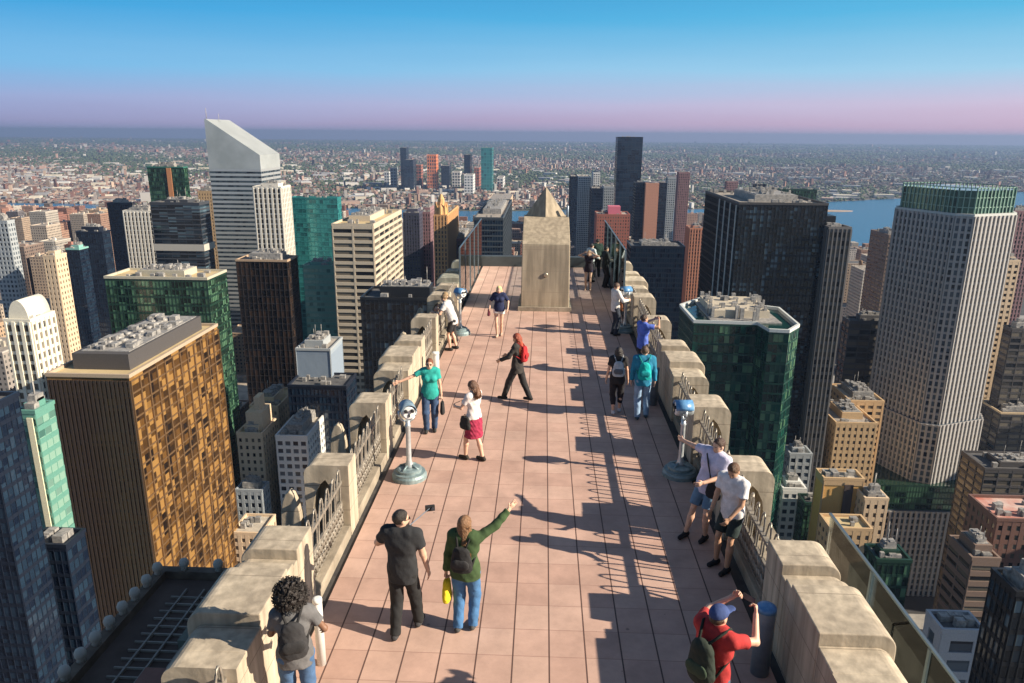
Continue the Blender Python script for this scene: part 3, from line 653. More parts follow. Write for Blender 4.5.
T('dark blue glass tower with white edges behind the tan slab', 66, 79, 250, 500, 88, 'navy', yb=340, rim=paint((0.2, 0.42, 0.38)))
T('navy glass tower behind the green block at left', 76, 102, 233, 540, 110, 'navy', yb=330)
r_, q = T('wide green glass block behind the bronze tower', 105, 207, 280, 310, 226, 'green', roofm='roof_tan', rim=paint((0.45, 0.42, 0.33)), dens=2)
T('white ribbed slender tower among the left skyline', 123, 152, 212, 620, 158, 'whiterib', yb=262)
T('navy slab behind the white ribbed slender tower', 107, 130, 204, 720, 133, 'navy', yb=255)
r_, q = T('black banded tower left of the tower with the slanted top', 150, 199, 204, 560, 209, 'blackband', yb=262)
X0, X1, Y0, Y1, z, og = q; b = MB(); b.box(X0-.9, X1+.9, Y0-.9, Y1+.9, z-36, z-31); b.build('pale_belt', paint((0.45, 0.43, 0.38)), r_, og)
r_, q = T('dark green glass tower with an orange lit stripe above the black banded tower', 147, 183, 168, 640, 187, 'green', yb=204, rim=paint((0.03, 0.14, 0.11)))
X0, X1, Y0, Y1, z, og = q; b = MB(); b.box(X0+17, X0+21, Y0-.8, Y0-.3, GZ, z); b.build('orange_lit_stripe', paint((0.5, 0.22, 0.10)), r_, og)  # orange strip whose sunlit look is put into its colour
T('tan apartment tower peeping between the black tower and the slanted tower', 198, 214, 192, 760, 218, 'tan', yb=240)
# slant-topped tower
Y = 650.0; xa = zat(209.5, 170, Y)[0]; xb = zat(259.5, 155, Y)[0]; zt = zat(207, 119, Y)[1]; zl = zat(259, 155, Y)[1]
lo, hi = Y, Y*4
for _ in range(40):
    mid = (lo+hi)/2
    if pr(xb, mid, zl)[0] < 279: lo = mid
    else: hi = mid
Y2 = lo; og = ((xa+xb)/2, (Y+Y2)/2, GZ)
root = empty('slant_topped_tower', og, label='silver tower with a steeply slanted roof and horizontal window bands', cat='skyscraper')
zm = zl-12
b = MB(); b.ubox(xa, xb, Y, Y2, GZ, zm, 2.5, 3.9, 91); b.build('glazing', STY['citi']['g'], root, og)
frame_poly([(xa, Y), (xb, Y), (xb, Y2), (xa, Y2)], zm-225, zm, STY['citi']).build('facade_frame', STY['citi']['f'], root, og)
b = MB(); xt = zat(213, 119, Y)[0]
b.prism([(xa-.2, zm), (xb+.2, zm), (xb+.2, zl), (xa+1.2, zt), (xa-.2, zt)], 'y', Y2+.2, Y-.2); cr_ = b.build('crown', noisy('brushed_aluminium', (0.40, 0.43, 0.42), (0.52, 0.55, 0.54), 0.05, 0.4, metal=0.35), root, og)
b = MB()
for i in range(9):
    y = Y+3+i*(Y2-Y-6)/8; dx = xb-xa-2; dz = zt-zl; L = math.hypot(dx, dz); nx, nz = dz/L, dx/L
    b.quad([(xa+1.3+nx*.25, y, zt+nz*.25-.3), (xb+nx*.25, y, zl+nz*.25), (xb+nx*.25, y+.9, zl+nz*.25), (xa+1.3+nx*.25, y+.9, zt+nz*.25-.3)])
b.build('roof_rib', paint((0.66, 0.68, 0.66), 0.4, 0.3), cr_, og)
b = MB(); b.tube([(xa+1, Y+2, zt), (xa+1, Y+2, zt+9)], .25, 5); b.tube([(xa+4, Y+20, zt-2), (xa+4, Y+20, zt+5)], .2, 5); b.build('mast', M['unit'], root, og)
ZB.append((207, 281, 112, 330, Y, 'x')); SOL.append((xa, xb, Y, Y2))
T('white ribbed slab standing in front of the slant topped tower', 253, 281, 188, 560, 290, 'whiterib', yb=262)
T('dark bronze glass tower in front of the slant topped tower', 236, 287, 262, 400, 297, 'bronze', yb=400, rim=paint((0.42, 0.30, 0.2)), over=dict(g=gmat('smoked_glass', (0.012, 0.01, 0.01), (0.06, 0.035, 0.022), 0.12, 0.12, 0.2), f=paint((0.035, 0.028, 0.026), .5, .3)))
T('bright teal glass tower between the silver tower and the beige slab', 291, 337, 199, 600, 341, 'teal', yb=268, pent=False)
T('pale green banded block below the bright teal tower', 303, 334, 267, 480, 339, 'tealite', yb=335, roofm='roof_pale')
T('beige slab with horizontal bands of dark windows left of the terrace', 332, 373, 226, 400, 401, 'slab', yb=470, roofm='roof_tan', dens=2)
T('low black glass block behind the left parapet', 361, 440, 301, 275, 447, 'black', roofm='roof_dark', dens=1.6)
T('small grey blue block with a crowded roof below the bronze towers', 296, 330, 351, 330, 342, 'grey', yb=405, roofm='roof_gravel', over=dict(fw=0.1, bh=.1, bay=40, fl=40, g=gmat('blue_panel', (0.22, 0.28, 0.36), (0.30, 0.36, 0.42), 0.3, 0.5)))
T('dark low block added for the darkness below the small grey blue block', 288, 346, 388, 316, 356, 'navy', yb=430, roofm='roof_dark', pent=False)  # dark block added where the grey blue block sinks into darkness
r_, q = T('cream terraced apartment block right of the bronze tower', 237, 262, 435, 300, 276, 'cream', yb=520, name='apartment_block', cat='apartment block', roofm='roof_tan')
X0, X1, Y0, Y1, z, og = q
b = MB(); b.box(X0+3, X1-1, Y0+4, Y1-2, z+.1, z+9); b.box(X0+6, X1-3, Y0+7, Y1-4, z+9, z+15); b.build('setback', paint((0.62, 0.48, 0.33), .8), r_, og)
T('taller cream brick block behind the terraced apartment block', 250, 278, 408, 330, 296, 'cream', yb=450, name='apartment_block', cat='apartment block', roofm='roof_tan', dens=2)
T('white panel block with blue shaded windows beside the cream terraced block', 276, 307, 438, 292, 325, 'white', yb=540, name='apartment_block', cat='apartment block', roofm='roof_pale', dens=1.4)
T('low blue grey house roof in the gap right of the bronze tower', 236, 262, 492, 285, 268, 'grey', yb=520, name='low_block', cat='building', roofm='roof_pale')
T('low cream building at street level beyond the left parapet', 232, 262, 535, 262, 275, 'cream', yb=560, name='low_block', cat='building', roofm='roof_pale', pent=False)
T('pale grey slab at the far left edge of the skyline', -12, 7, 222, 560, 10, 'grey', yb=290)
T('dark blue low block added as shade over the foot of the slim pale green tower', 28, 66, 548, 165, 80, 'navy', roofm='roof_dark', pent=False)  # dark block put in to stand for shadow on the pale green tower
# ---- unseen towers added right of the view so that their shade falls into it
for lab, x0, x1, y0, y1, h_ in (('unseen dark slab tower added for its shade to the near right', 236, 284, 90, 172, 208), ('unseen grey slab tower added for its shade behind the dark slab', 268, 318, 186, 246, 186), ('unseen brown tower added for its shade to the far right', 430, 480, 330, 400, 175)):
    og = ((x0+x1)/2, (y0+y1)/2, GZ); root = empty('office_tower', og, label=lab, cat='skyscraper'); st = STY['darkband']
    b = MB(); b.ubox(x0, x1, y0, y1, GZ, GZ+h_, st['bay'], st['fl'], 3); b.build('glazing', st['g'], root, og)
    frame_poly([(x0, y0), (x1, y0), (x1, y1), (x0, y1)], GZ, GZ+h_, st).build('facade_frame', st['f'], root, og); roofstuff(root, og, x0, x1, y0, y1, GZ+h_, h_)
    SOL.append((x0, x1, y0, y1))
# ---- centre
T('dark purple tower right of the beige slab', 403, 419, 214, 700, 424, 'purple', yb=285, over=dict(f=paint((0.06, 0.06, 0.09))))
T('pink brown tower beside the dark purple tower', 420, 430, 213, 720, 438, 'purple', yb=285)
r_, q = T('orange stone tower with an ornate spiky crown', 434, 447, 216, 600, 458, 'gothic', yb=290, name='ornate_tower', pent=False)
X0, X1, Y0, Y1, z, og = q
b = MB(); cx, cy = (X0+X1)/2, (Y0+Y1)/2; w = (X1-X0)/2; b.lathe([(w*1.0, 0), (w*.9, 6), (w*.55, 9), (w*.5, 13), (w*.15, 17)], 8, (cx, Y0+w, z), False); b.build('crown', paint((0.62, 0.36, 0.15)), r_, og)
for k in range(8):
    a = k*pi/4; b = MB(); b.lathe([(1.0, 0), (.8, 7), (.1, 11)], 6, (cx+w*.9*cos(a), Y0+w+w*.9*sin(a), z), False); b.build('pinnacle', paint((0.62, 0.36, 0.15)), r_, og)
T('dark blue grey tower seen through the left glass screen', 474, 503, 219, 520, 512, 'navy', yb=290, over=dict(f=paint((0.05, 0.065, 0.08))))
T('brown tower behind the orange ornate tower', 446, 466, 240, 660, 473, 'purple', yb=290)
T('black slab tower rising above the horizon', 618, 643, 137.5, 1300, 616, 'navy', yb=240, pent=False, over=dict(bay=6, fl=7.6, bh=1.2, fw=.4))
T('dark tower wing left of the salmon faced slab', 636, 645.5, 183, 1010, 634, 'navy', yb=232, pent=False)
T('slab tower with a blank salmon coloured front', 646, 659, 184, 1000, 645, 'pinkslab', yb=232, pent=False, over=dict(fw=1.9, bh=3.3))
T('dark tower wing right of the salmon faced slab', 659.6, 667, 183.5, 1012, 659, 'navy', yb=232, pent=False)
r_, q = T('red brick block with a pink roof house behind the glass screen', 597, 630, 215, 800, 595, 'brick', yb=262)
X0, X1, Y0, Y1, z, og = q; b = MB(); b.box(X0+12, X1-10, Y0+3, Y0+16, z+.1, z+9); b.build('roof_house', paint((0.62, 0.16, 0.22)), r_, og)
T('wide dark glass block behind the right parapet', 631, 685, 247, 560, 627, 'navy', yb=300, roofm='roof_dark', dens=1.5)
T('orange brown tower left of the black ribbed tower', 690, 704, 229, 740, 686, 'gothic', yb=300, over=dict(f=paint((0.5, 0.22, 0.13))))
T('slender tower with pinkish side behind the salmon slab', 679, 690, 173, 1100, 677, 'purple', yb=215, pent=False)
T('slender grey tower between salmon slab and pinkish tower', 668, 676, 178, 1250, 666, 'grey', yb=225, pent=False)
T('narrow dark tower right of the stone pedestal', 571, 578, 177, 1250, 569.5, 'navy', yb=240, pent=False)
T('white framed glass tower right of the stone pedestal', 578.5, 591, 177, 1350, 577, 'white', yb=225, pent=False)
T('slim white tower near the red brick block', 593.5, 600, 173, 1300, 592, 'white', yb=225, pent=False)
T('grey blue tower behind the red brick block', 604, 614, 187, 1050, 602, 'grey', yb=215, pent=False)
T('dark tower left of the black slab tower', 592, 603, 189, 980, 590, 'navy', yb=235, pent=False)
T('low dark green glass tower behind the black ribbed tower', 779, 817, 190, 900, 776, 'green', yb=205, pent=False)
T('small blue topped tower behind the black ribbed tower', 755, 766, 185, 1000, 753, 'navy', yb=202, pent=False)
T('brown tower rising left of the black ribbed tower behind', 727, 738, 182, 1300, 725, 'purple', yb=196, pent=False)
# ---- right of the terrace
r_, q = T('huge black glass tower with white vertical lines on its left face', 739.5, 828, 204.5, 350, 706, 'black', roofm='roof_gravel', dens=2.5, rim=paint((0.05, 0.05, 0.055)))
X0, X1, Y0, Y1, z, og = q
b = MB()
for k in range(4):
    yy = Y0+3+k*(Y1-Y0)*.155; b.box(X0-.75, X0-.3, yy, yy+.8, GZ, z-.5)
b.build('white_line', paint((0.55, 0.56, 0.55)), r_, og)
b = MB(); b.box(X1, X1+9, Y0+12, Y1, GZ, z-6); b.build('corner_wing', STY['black']['f'], r_, og)
T('white ribbed annex, darkened for shade, at right edge of the huge black tower', 829, 851, 229, 345, None, 'whiterib', yb=460, pent=False, over=dict(bay=2.0, fw=.6, bh=1.5, f=paint((0.13, 0.125, 0.125))))  # white ribs given a dark colour that stands for their shade
# octagonal green tower
def polytower(label, P, z, sty, name='office_tower', crown=None, yb=683, over=None, rim=None, dens=1):
    cnt[0] += 1
    st = dict(STY[sty]); st.update(over or {})
    cx = sum(p[0] for p in P)/len(P); cy = sum(p[1] for p in P)/len(P); og = (cx, cy, GZ)
    root = empty(name, og, label=label, cat='skyscraper')
    b = MB(); b.upoly(P, GZ, z, st['bay'], st['fl'], cnt[0]); b.build('glazing', st['g'], root, og)
    frame_poly(P, max(GZ, z-230), z, st).build('facade_frame', st['f'], root, og)
    xs = [pr(p[0], p[1], z)[0] for p in P]; ZB.append((min(xs), max(xs), pr(cx, P[0][1], z)[1]-8, yb, min(p[1] for p in P), label))
    SOL.append((min(p[0] for p in P), max(p[0] for p in P), min(p[1] for p in P), max(p[1] for p in P)))
    n = len(P); b = MB()
    for k in range(n):
        a = P[k]; c = P[(k+1) % n]; i = [(cx+(p[0]-cx)*.965, cy+(p[1]-cy)*.965) for p in (a, c)]; o = [(cx+(p[0]-cx)*1.012, cy+(p[1]-cy)*1.012) for p in (a, c)]
        b.quad([(o[0][0], o[0][1], z), (o[1][0], o[1][1], z), (o[1][0], o[1][1], z+1.2), (o[0][0], o[0][1], z+1.2)])
        b.quad([(o[0][0], o[0][1], z+1.2), (o[1][0], o[1][1], z+1.2), (i[1][0], i[1][1], z+1.2), (i[0][0], i[0][1], z+1.2)])
        b.quad([(i[1][0], i[1][1], z), (i[0][0], i[0][1], z), (i[0][0], i[0][1], z+1.2), (i[1][0], i[1][1], z+1.2)])
    b.build('parapet', rim or paint((0.5, 0.52, 0.5)), root, og)
    return root, og, st, cx, cy
Yg = 270.0
def gx(px, py, z): return gp(px, py, z)
zg = zat(757, 325, Yg)[1]
pts = [(680, 307), (694, 323), (757, 325), (769, 332), (789, 333), (799, 327), (779, 310), (700, 300)]
P = [gp(px, py, zg) for px, py in pts]
root, og, st, cx, cy = polytower('green glass tower with chamfered corners below the huge black tower', P, zg, 'greenoct', rim=paint((0.55, 0.58, 0.56)))
b = MB(); xs = sorted(p[0] for p in P); ys = sorted(p[1] for p in P)
b.box(xs[0]+(xs[-1]-xs[0])*.24, xs[0]+(xs[-1]-xs[0])*.78, ys[0]+(ys[-1]-ys[0])*.38, ys[-1]-(ys[-1]-ys[0])*.12, zg, zg+3.2); pn = b.build('penthouse', paint((0.50, 0.44, 0.34)), root, og)
b = MB(); R = random.Random(8); b.box(xs[0]+(xs[-1]-xs[0])*.19, xs[-1]-6, ys[0]+(ys[-1]-ys[0])*.24, ys[-1]-2, zg+.03, zg+.5)
for i in range(60):
    ux = R.uniform(xs[0]+(xs[-1]-xs[0])*.2, xs[-1]-7); uy = R.uniform(ys[0]+(ys[-1]-ys[0])*.25, ys[-1]-3); s = R.uniform(.5, 1.8); b.box(ux, ux+s, uy, uy+s, zg+.05, zg+3.2+R.uniform(.3, 2.0))
b.build('rooftop_plant', M['unit'], root, og)
# octagonal stone tower with a glass crown
Yo = 400.0; zo = zat(972, 216, Yo)[1]
def octa(cx, cy, r, ph=0.0): return [(cx+r*cos(ph+pi/8+k*pi/4), cy+r*sin(ph+pi/8+k*pi/4)) for k in range(8)]
rr = 28.5; cy = Yo+rr*.9; cx = zat(953, 216, cy)[0]
def oblique(cx, cy, wa, wb, ch, s=1.0):
    ta = (.927, .375); nb = (-.927, -.375); na = (.375, -.927); wa *= s; wb *= s; ch *= s; out = []
    # counter-clockwise from the near face's left end
    for (u, v) in ((-wa/2+ch, wb/2), (wa/2-ch, wb/2), (wa/2, wb/2-ch), (wa/2, -wb/2+ch), (wa/2-ch, -wb/2), (-wa/2+ch, -wb/2), (-wa/2, -wb/2+ch), (-wa/2, wb/2-ch)):
        out.append((cx+ta[0]*u+na[0]*v, cy+ta[1]*u+na[1]*v))
    return out
P = oblique(cx, cy, 42, 50, 6)
root, og, st, cx, cy = polytower('tall stone tower with cut corners, a green glass crown and one sunlit face', P, zo, 'grid', name='octagonal_tower')
Pc = oblique(cx, cy, 42, 50, 6, .93); zc = zo+13
b = MB(); b.upoly(Pc, zo, zc, 2, 4, 55); cr_ = b.build('crown', gmat('crown_glass', (0.01, 0.03, 0.03), (0.06, 0.14, 0.11), 0.4, 0.1, 0.3), root, og)
frame_poly(Pc, zo, zc+1.5, dict(bay=2.6, fw=.45, fd=.5, fl=5, bh=.4, bd=.2)).build('crown_fin', paint((0.26, 0.40, 0.33), .4, .2), cr_, og)
# its base: wider square podiums stepping out
zs = zat(940, 424, cy-rr)[1]; Ps = oblique(cx, cy, 42, 50, 6, 1.08)
b = MB(); b.upoly(Ps, GZ, zs, 3, 3.9, 78); b.build('shoulder', STY['grid']['g'], root, og); frame_poly(Ps, zs-120, zs, STY['grid']).build('facade_frame', STY['grid']['f'], root, og)
for (s, py, nm, sty) in ((1.18, 486, 'podium', 'grid'), (1.24, 512, 'podium', 'grid')):
    z = zat(940, py, cy-rr*s)[1]; x0, x1, y0, y1 = cx-rr*s, cx+rr*(s-.1), cy-rr*s, cy+rr*s
    b = MB(); b.ubox(x0, x1, y0, y1, GZ, z, 3, 3.9, 77); b.build(nm, STY['grid']['g'] if s != 1.18 else STY['green']['g'], root, og)
    frame_poly([(x0, y0), (x1, y0), (x1, y1), (x0, y1)], GZ, z, STY['grid'] if s != 1.18 else STY['green']).build('facade_frame', STY['grid']['f'] if s != 1.18 else STY['green']['f'], root, og)
SOL.append((cx-rr*1.6, cx+rr*1.6, cy-rr*1.6, cy+rr*1.6))
T('tan office block with busy roof left of the cut cornered tower', 850, 884, 402, 375, 831, 'tan', yb=425, roofm='roof_pale', dens=3, over=dict(bay=4.2))
T('lower tan block with rows of small windows left of the cut cornered tower', 836, 877, 424, 350, 813, 'tan', yb=480, dens=1)
r_, q = T('mustard yellow building with a dark slot in its front', 824, 864, 480, 262, 819, 'tan', yb=545, pent=False, roofm='roof_pale', dens=2, over=dict(fl=60, bay=60, bh=2, fw=.5, g=paint((0.66, 0.38, 0.12), .8)))
X0, X1, Y0, Y1, z, og = q; b = MB(); b.box(X0+(X1-X0)*.52, X0+(X1-X0)*.74, Y0-.9, Y0-.5, GZ, z-1.5); b.build('window_slot', paint((0.07, 0.05, 0.045)), r_, og)
T('low white and tan roof beside the mustard building', 865, 888, 500, 255, 858, 'cream', yb=545, roofm='roof_pale', dens=2)
T('low yellow annex in front of the mustard building', 830, 872, 530, 238, 820, 'tan', yb=560, pent=False, roofm='roof_tan', dens=0.3, name='low_block', cat='building')
T('dark green terraced block with a tan roof house', 877, 911, 562, 190, 868, 'green', yb=620, roofm='roof_dark')
T('small white block, greyed for shade, low beside the far curb below the right glass screen', 942, 985, 632, 172, 938, 'white', yb=683, roofm='roof_dark', over=dict(bay=11, fw=5, bh=2.4, fl=6, f=paint((0.42, 0.43, 0.45))), pent=False)  # white lowered to grey, so its shade sits in the colour
T('red roofed brown brick block at the right edge', 997, 1060, 521, 225, 969, 'brick', yb=600, pent=False, roofm='roof_red' if 'roof_red' in M else 'roof_pale', dens=2, over=dict(f=paint((0.17, 0.09, 0.07))))  # brick colour taken down to a shaded tone
T('brown striped block below the red roofed block', 972, 1000, 560, 212, 950, 'brownstripe', yb=640, roofm='roof_dark')
T('dark windowed block in the bottom right corner', 1016, 1060, 596, 130, 1003, 'black', yb=683)
T('low dark slab with tan parapet right of the cut cornered tower', 1001, 1060, 414, 420, 979, 'darkband', yb=470, roofm='roof_dark', rim=paint((0.55, 0.42, 0.26)), dens=1.5)
T('long dark office slab below the low slab with tan parapet', 985, 1070, 470, 330, 962, 'darkband', yb=520, roofm='roof_dark')
T('dark tower with striped front left of the cut cornered tower', 889, 907, 236, 640, 871, 'brownstripe', yb=320)
T('pale stepped tower just right of the cut cornered tower', 1008, 1020, 262, 450, 1004, 'cream', yb=330)
T('brown tower at the right edge behind the cut cornered tower', 1012, 1045, 330, 430, 1006, 'darkband', yb=410)
T('dark red tower top at the right edge of the skyline', 1009, 1040, 212, 600, 1003, 'purple', yb=262)
T('low round cornered dark block behind the tan office block', 850, 893, 322, 460, 843, 'darkband', yb=380, roofm='roof_dark', over=dict(f=paint((0.07, 0.07, 0.075))))
T('pale roofed service block at the foot of the green chamfered tower', 790, 812, 455, 330, 784, 'grey', yb=500, roofm='roof_pale', dens=1.5, name='low_block', cat='building')
T('low white block beside the foot of the green chamfered tower', 783, 806, 490, 285, 776, 'white', yb=530, roofm='roof_pale', dens=1.5, name='low_block', cat='building')
T('dark square block with green slats low beyond the right parapet', 805, 838, 505, 275, 800, 'green', yb=540, roofm='roof_dark', pent=False, name='low_block', cat='building')
# ---- across the river
T('dark green glass tower in the far skyline', 400, 406, 148, 3600, 408.5, 'navy', yb=183, pent=False, over=dict(bay=12, fl=16, bh=3, fw=2))
T('dark tower stump beside the far dark green tower', 404, 413, 160, 3500, 416, 'navy', yb=183, pent=False, over=dict(bay=12, fl=16, bh=3, fw=2))
T('orange tower in the far skyline across the river', 427, 436, 155, 3550, 438, 'gothic', yb=176, pent=False, over=dict(bay=12, fl=16, bh=6, fw=4, f=paint((0.75, 0.24, 0.10))))
T('teal glass tower standing alone across the river', 481, 492, 148, 3500, 493.5, 'teal', yb=186, pent=False, over=dict(bay=12, fl=16, bh=3, fw=2))
T('slim dark tower left of the teal tower across the river', 464, 470, 155, 3550, 472, 'navy', yb=185, pent=False, over=dict(bay=12, fl=16, bh=3, fw=2))
T('white warehouse block across the river below the slim dark tower', 464, 473, 175, 3300, 475, 'white', yb=188, pent=False, over=dict(bay=12, fl=12, bh=6, fw=5))
T('long cream warehouse on the far river bank', 488, 510, 200, 2680, 513, 'cream', yb=210, pent=False, over=dict(bay=12, fl=9, bh=4, fw=5))
for i, (a, c, y, s, nm) in enumerate([(390, 396, 168, 'grey', 'grey'), (415, 421, 165, 'brick', 'brown'), (441, 449, 166, 'navy', 'dark'), (452, 460, 172, 'white', 'pale'), (474, 479, 168, 'brick', 'brick red'), (497, 503, 178, 'white', 'white'), (384, 389, 172, 'white', 'white')]):
    T('low %s tower in the far skyline, %s from the beige slab' % (nm, ordw[i] if i else 'nearest'), a, c, y, 3650+20*i, c+2, s, yb=184, pent=False, over=dict(bay=12, fl=14, bh=5, fw=4))
# ================================================================== PEOPLE
def _sn(Fd, org, h):
    """naive surface nets: one smooth closed sheet around the negative region of a sampled field"""
    s = Fd < 0
    nx, ny, nz = Fd.shape
    acc = np.zeros((nx-1, ny-1, nz-1, 3), np.float32); cn = np.zeros((nx-1, ny-1, nz-1), np.float32)
    offs = [(0, 0, 0), (1, 0, 0), (0, 1, 0), (1, 1, 0), (0, 0, 1), (1, 0, 1), (0, 1, 1), (1, 1, 1)]
    edges = [(0, 1), (2, 3), (4, 5), (6, 7), (0, 2), (1, 3), (4, 6), (5, 7), (0, 4), (1, 5), (2, 6), (3, 7)]
    def sl(A, o): return A[o[0]:nx-1+o[0], o[1]:ny-1+o[1], o[2]:nz-1+o[2]]
    for a, c in edges:
        fa, fc = sl(Fd, offs[a]), sl(Fd, offs[c]); m = (fa < 0) != (fc < 0)
        t = np.where(m, fa/np.where(m, fa-fc, 1), 0)
        for k in range(3):
            acc[..., k] += np.where(m, offs[a][k]+t*(offs[c][k]-offs[a][k]), 0)
        cn += m
    act = cn > 0; idx = -np.ones(act.shape, np.int64); idx[act] = np.arange(act.sum())
    ii = np.argwhere(act); V = (ii+acc[act]/cn[act][:, None])*h+org
    Fs = []
    def q(m, cells, flip):
        w = np.argwhere(m)
        if not len(w): return
        c = [idx[tuple((w+np.array(d)).T)] for d in cells]
        f = np.stack(c, 1); f[flip[m]] = f[flip[m]][:, ::-1]; Fs.append(f)
    a = s[:-1, 1:-1, 1:-1]; c = s[1:, 1:-1, 1:-1]; q(a != c, [(0, 0, 0), (0, 1, 0), (0, 1, 1), (0, 0, 1)], ~a)
    a = s[1:-1, :-1, 1:-1]; c = s[1:-1, 1:, 1:-1]; q(a != c, [(0, 0, 0), (0, 0, 1), (1, 0, 1), (1, 0, 0)], ~a)
    a = s[1:-1, 1:-1, :-1]; c = s[1:-1, 1:-1, 1:]; q(a != c, [(0, 0, 0), (1, 0, 0), (1, 1, 0), (0, 1, 0)], ~a)
    F_ = np.concatenate(Fs)
    return V, F_[(F_ >= 0).all(1)]
class Field:
    def __init__(s, h): s.h = h; s.P = []
    def cone(s, a, b, ra, rb, k=.03, flat=None, cut=None, neg=False):
        """tapered limb from a to b; flat=(axis vector, factor) squeezes the section; cut=(point, normal) trims it"""
        s.P.append(('c', np.array(a, float), np.array(b, float), ra, rb, k, flat, cut, neg)); return s
    def ball(s, c, r, k=.02, cut=None, R=None, neg=False):
        s.P.append(('e', np.array(c, float), np.array(r, float), R, 0, k, None, cut, neg)); return s
    def mesh(s, noise=0.0, freq=30, clip=None):
        h = s.h; lo = np.full(3, 1e9); hi = -lo
        for p in s.P:
            if p[8]: continue
            if p[0] == 'c': m = max(p[3], p[4])*1.25+.04; lo = np.minimum(lo, np.minimum(p[1], p[2])-m); hi = np.maximum(hi, np.maximum(p[1], p[2])+m)
            else: m = max(p[2])+.04; lo = np.minimum(lo, p[1]-m); hi = np.maximum(hi, p[1]+m)
        n = np.ceil((hi-lo)/h).astype(int)+3; Fd = np.full(n, .25, np.float32)
        for kind, A, B_, ra, rb, k, flat, cut, neg in s.P:
            if kind == 'c': m = max(ra, rb)*1.25+k+2*h; l = np.minimum(A, B_)-m; u = np.maximum(A, B_)+m
            else: m = max(B_)+k+2*h; l = A-m; u = A+m
            i0 = np.clip(np.floor((l-lo)/h).astype(int), 0, n-1); i1 = np.clip(np.ceil((u-lo)/h).astype(int)+1, 1, n)
            X, Y, Z = [np.arange(i0[q], i1[q], dtype=np.float32)*h+lo[q] for q in range(3)]
            X = X[:, None, None]; Y = Y[None, :, None]; Z = Z[None, None, :]
            if kind == 'c':
                px, py, pz = X-A[0], Y-A[1], Z-A[2]; ab = B_-A; L2 = float(ab@ab)+1e-12
                t = np.clip((px*ab[0]+py*ab[1]+pz*ab[2])/L2, 0, 1)
                dx, dy, dz = px-t*ab[0], py-t*ab[1], pz-t*ab[2]
                if flat is not None:
                    ax, f = np.array(flat[0], float), flat[1]; c_ = dx*ax[0]+dy*ax[1]+dz*ax[2]; g = c_*(1/f-1)
                    dx, dy, dz = dx+g*ax[0], dy+g*ax[1], dz+g*ax[2]
                d = np.sqrt(dx*dx+dy*dy+dz*dz)-(ra+t*(rb-ra))
                if flat is not None: d = d*min(1.0, .5+.5*flat[1])
            else:
                px, py, pz = X-A[0], Y-A[1], Z-A[2]
                if ra is not None:
                    R = ra; px, py, pz = [R[0][q]*px+R[1][q]*py+R[2][q]*pz for q in range(3)]
                qx, qy, qz = px/B_[0], py/B_[1], pz/B_[2]; g = np.sqrt(qx*qx+qy*qy+qz*qz)
                d = (g-1)*min(B_)*(1+.0*g)
            if cut is not None:
                for cp, cn_ in (cut if isinstance(cut, list) else [cut]):
                    d = np.maximum(d, (X-cp[0])*cn_[0]+(Y-cp[1])*cn_[1]+(Z-cp[2])*cn_[2])
            sub = Fd[i0[0]:i1[0], i0[1]:i1[1], i0[2]:i1[2]]
            if neg: sub[:] = np.maximum(sub, -d)
            else:
                hh = np.clip(.5+.5*(sub-d)/max(k, 1e-4), 0, 1); sub[:] = sub*(1-hh)+d*hh-k*hh*(1-hh)
        if noise:
            X, Y, Z = [np.arange(n[q], dtype=np.float32)*h+lo[q] for q in range(3)]
            X = X[:, None, None]; Y = Y[None, :, None]; Z = Z[None, None, :]
            Fd = Fd+noise*(np.sin(X*freq+1.3*np.sin(Z*freq*.8))*np.sin(Y*freq+.7)*np.sin(Z*freq*.9+X*freq*.5)+.5*np.sin(X*freq*2.3+Z*freq*1.7)*np.cos(Y*freq*2.1))
        if clip is not None:
            X, Y, Z = [np.arange(n[q], dtype=np.float32)*h+lo[q] for q in range(3)]
            for cp, cn_ in clip: Fd = np.maximum(Fd, (X[:, None, None]-cp[0])*cn_[0]+(Y[None, :, None]-cp[1])*cn_[1]+(Z[None, None, :]-cp[2])*cn_[2])
        Fd[0] = Fd[-1] = .2; Fd[:, 0] = Fd[:, -1] = .2; Fd[:, :, 0] = Fd[:, :, -1] = .2
        return _sn(Fd, lo, h)
def unit(v): v = np.array(v, float); return v/(np.linalg.norm(v)+1e-9)
def ik(a, t, l1, l2, pole):
    a = np.array(a, float); t = np.array(t, float); d = t-a; L = np.linalg.norm(d); L_ = min(L, (l1+l2)*.998); u = d/L; t = a+u*L_
    c = (l1*l1+L_*L_-l2*l2)/(2*L_); hgt = sqrt(max(l1*l1-c*c, 0)); p = np.array(pole, float); p = p-u*(p@u); p = unit(p)
    return a+u*c+p*hgt, t
def rotz(v, a): return np.array((v[0]*cos(a)-v[1]*sin(a), v[0]*sin(a)+v[1]*cos(a), v[2]))
SKIN = {'light': (0.62, 0.38, 0.27), 'tan': (0.48, 0.28, 0.18), 'brown': (0.22, 0.115, 0.07)}
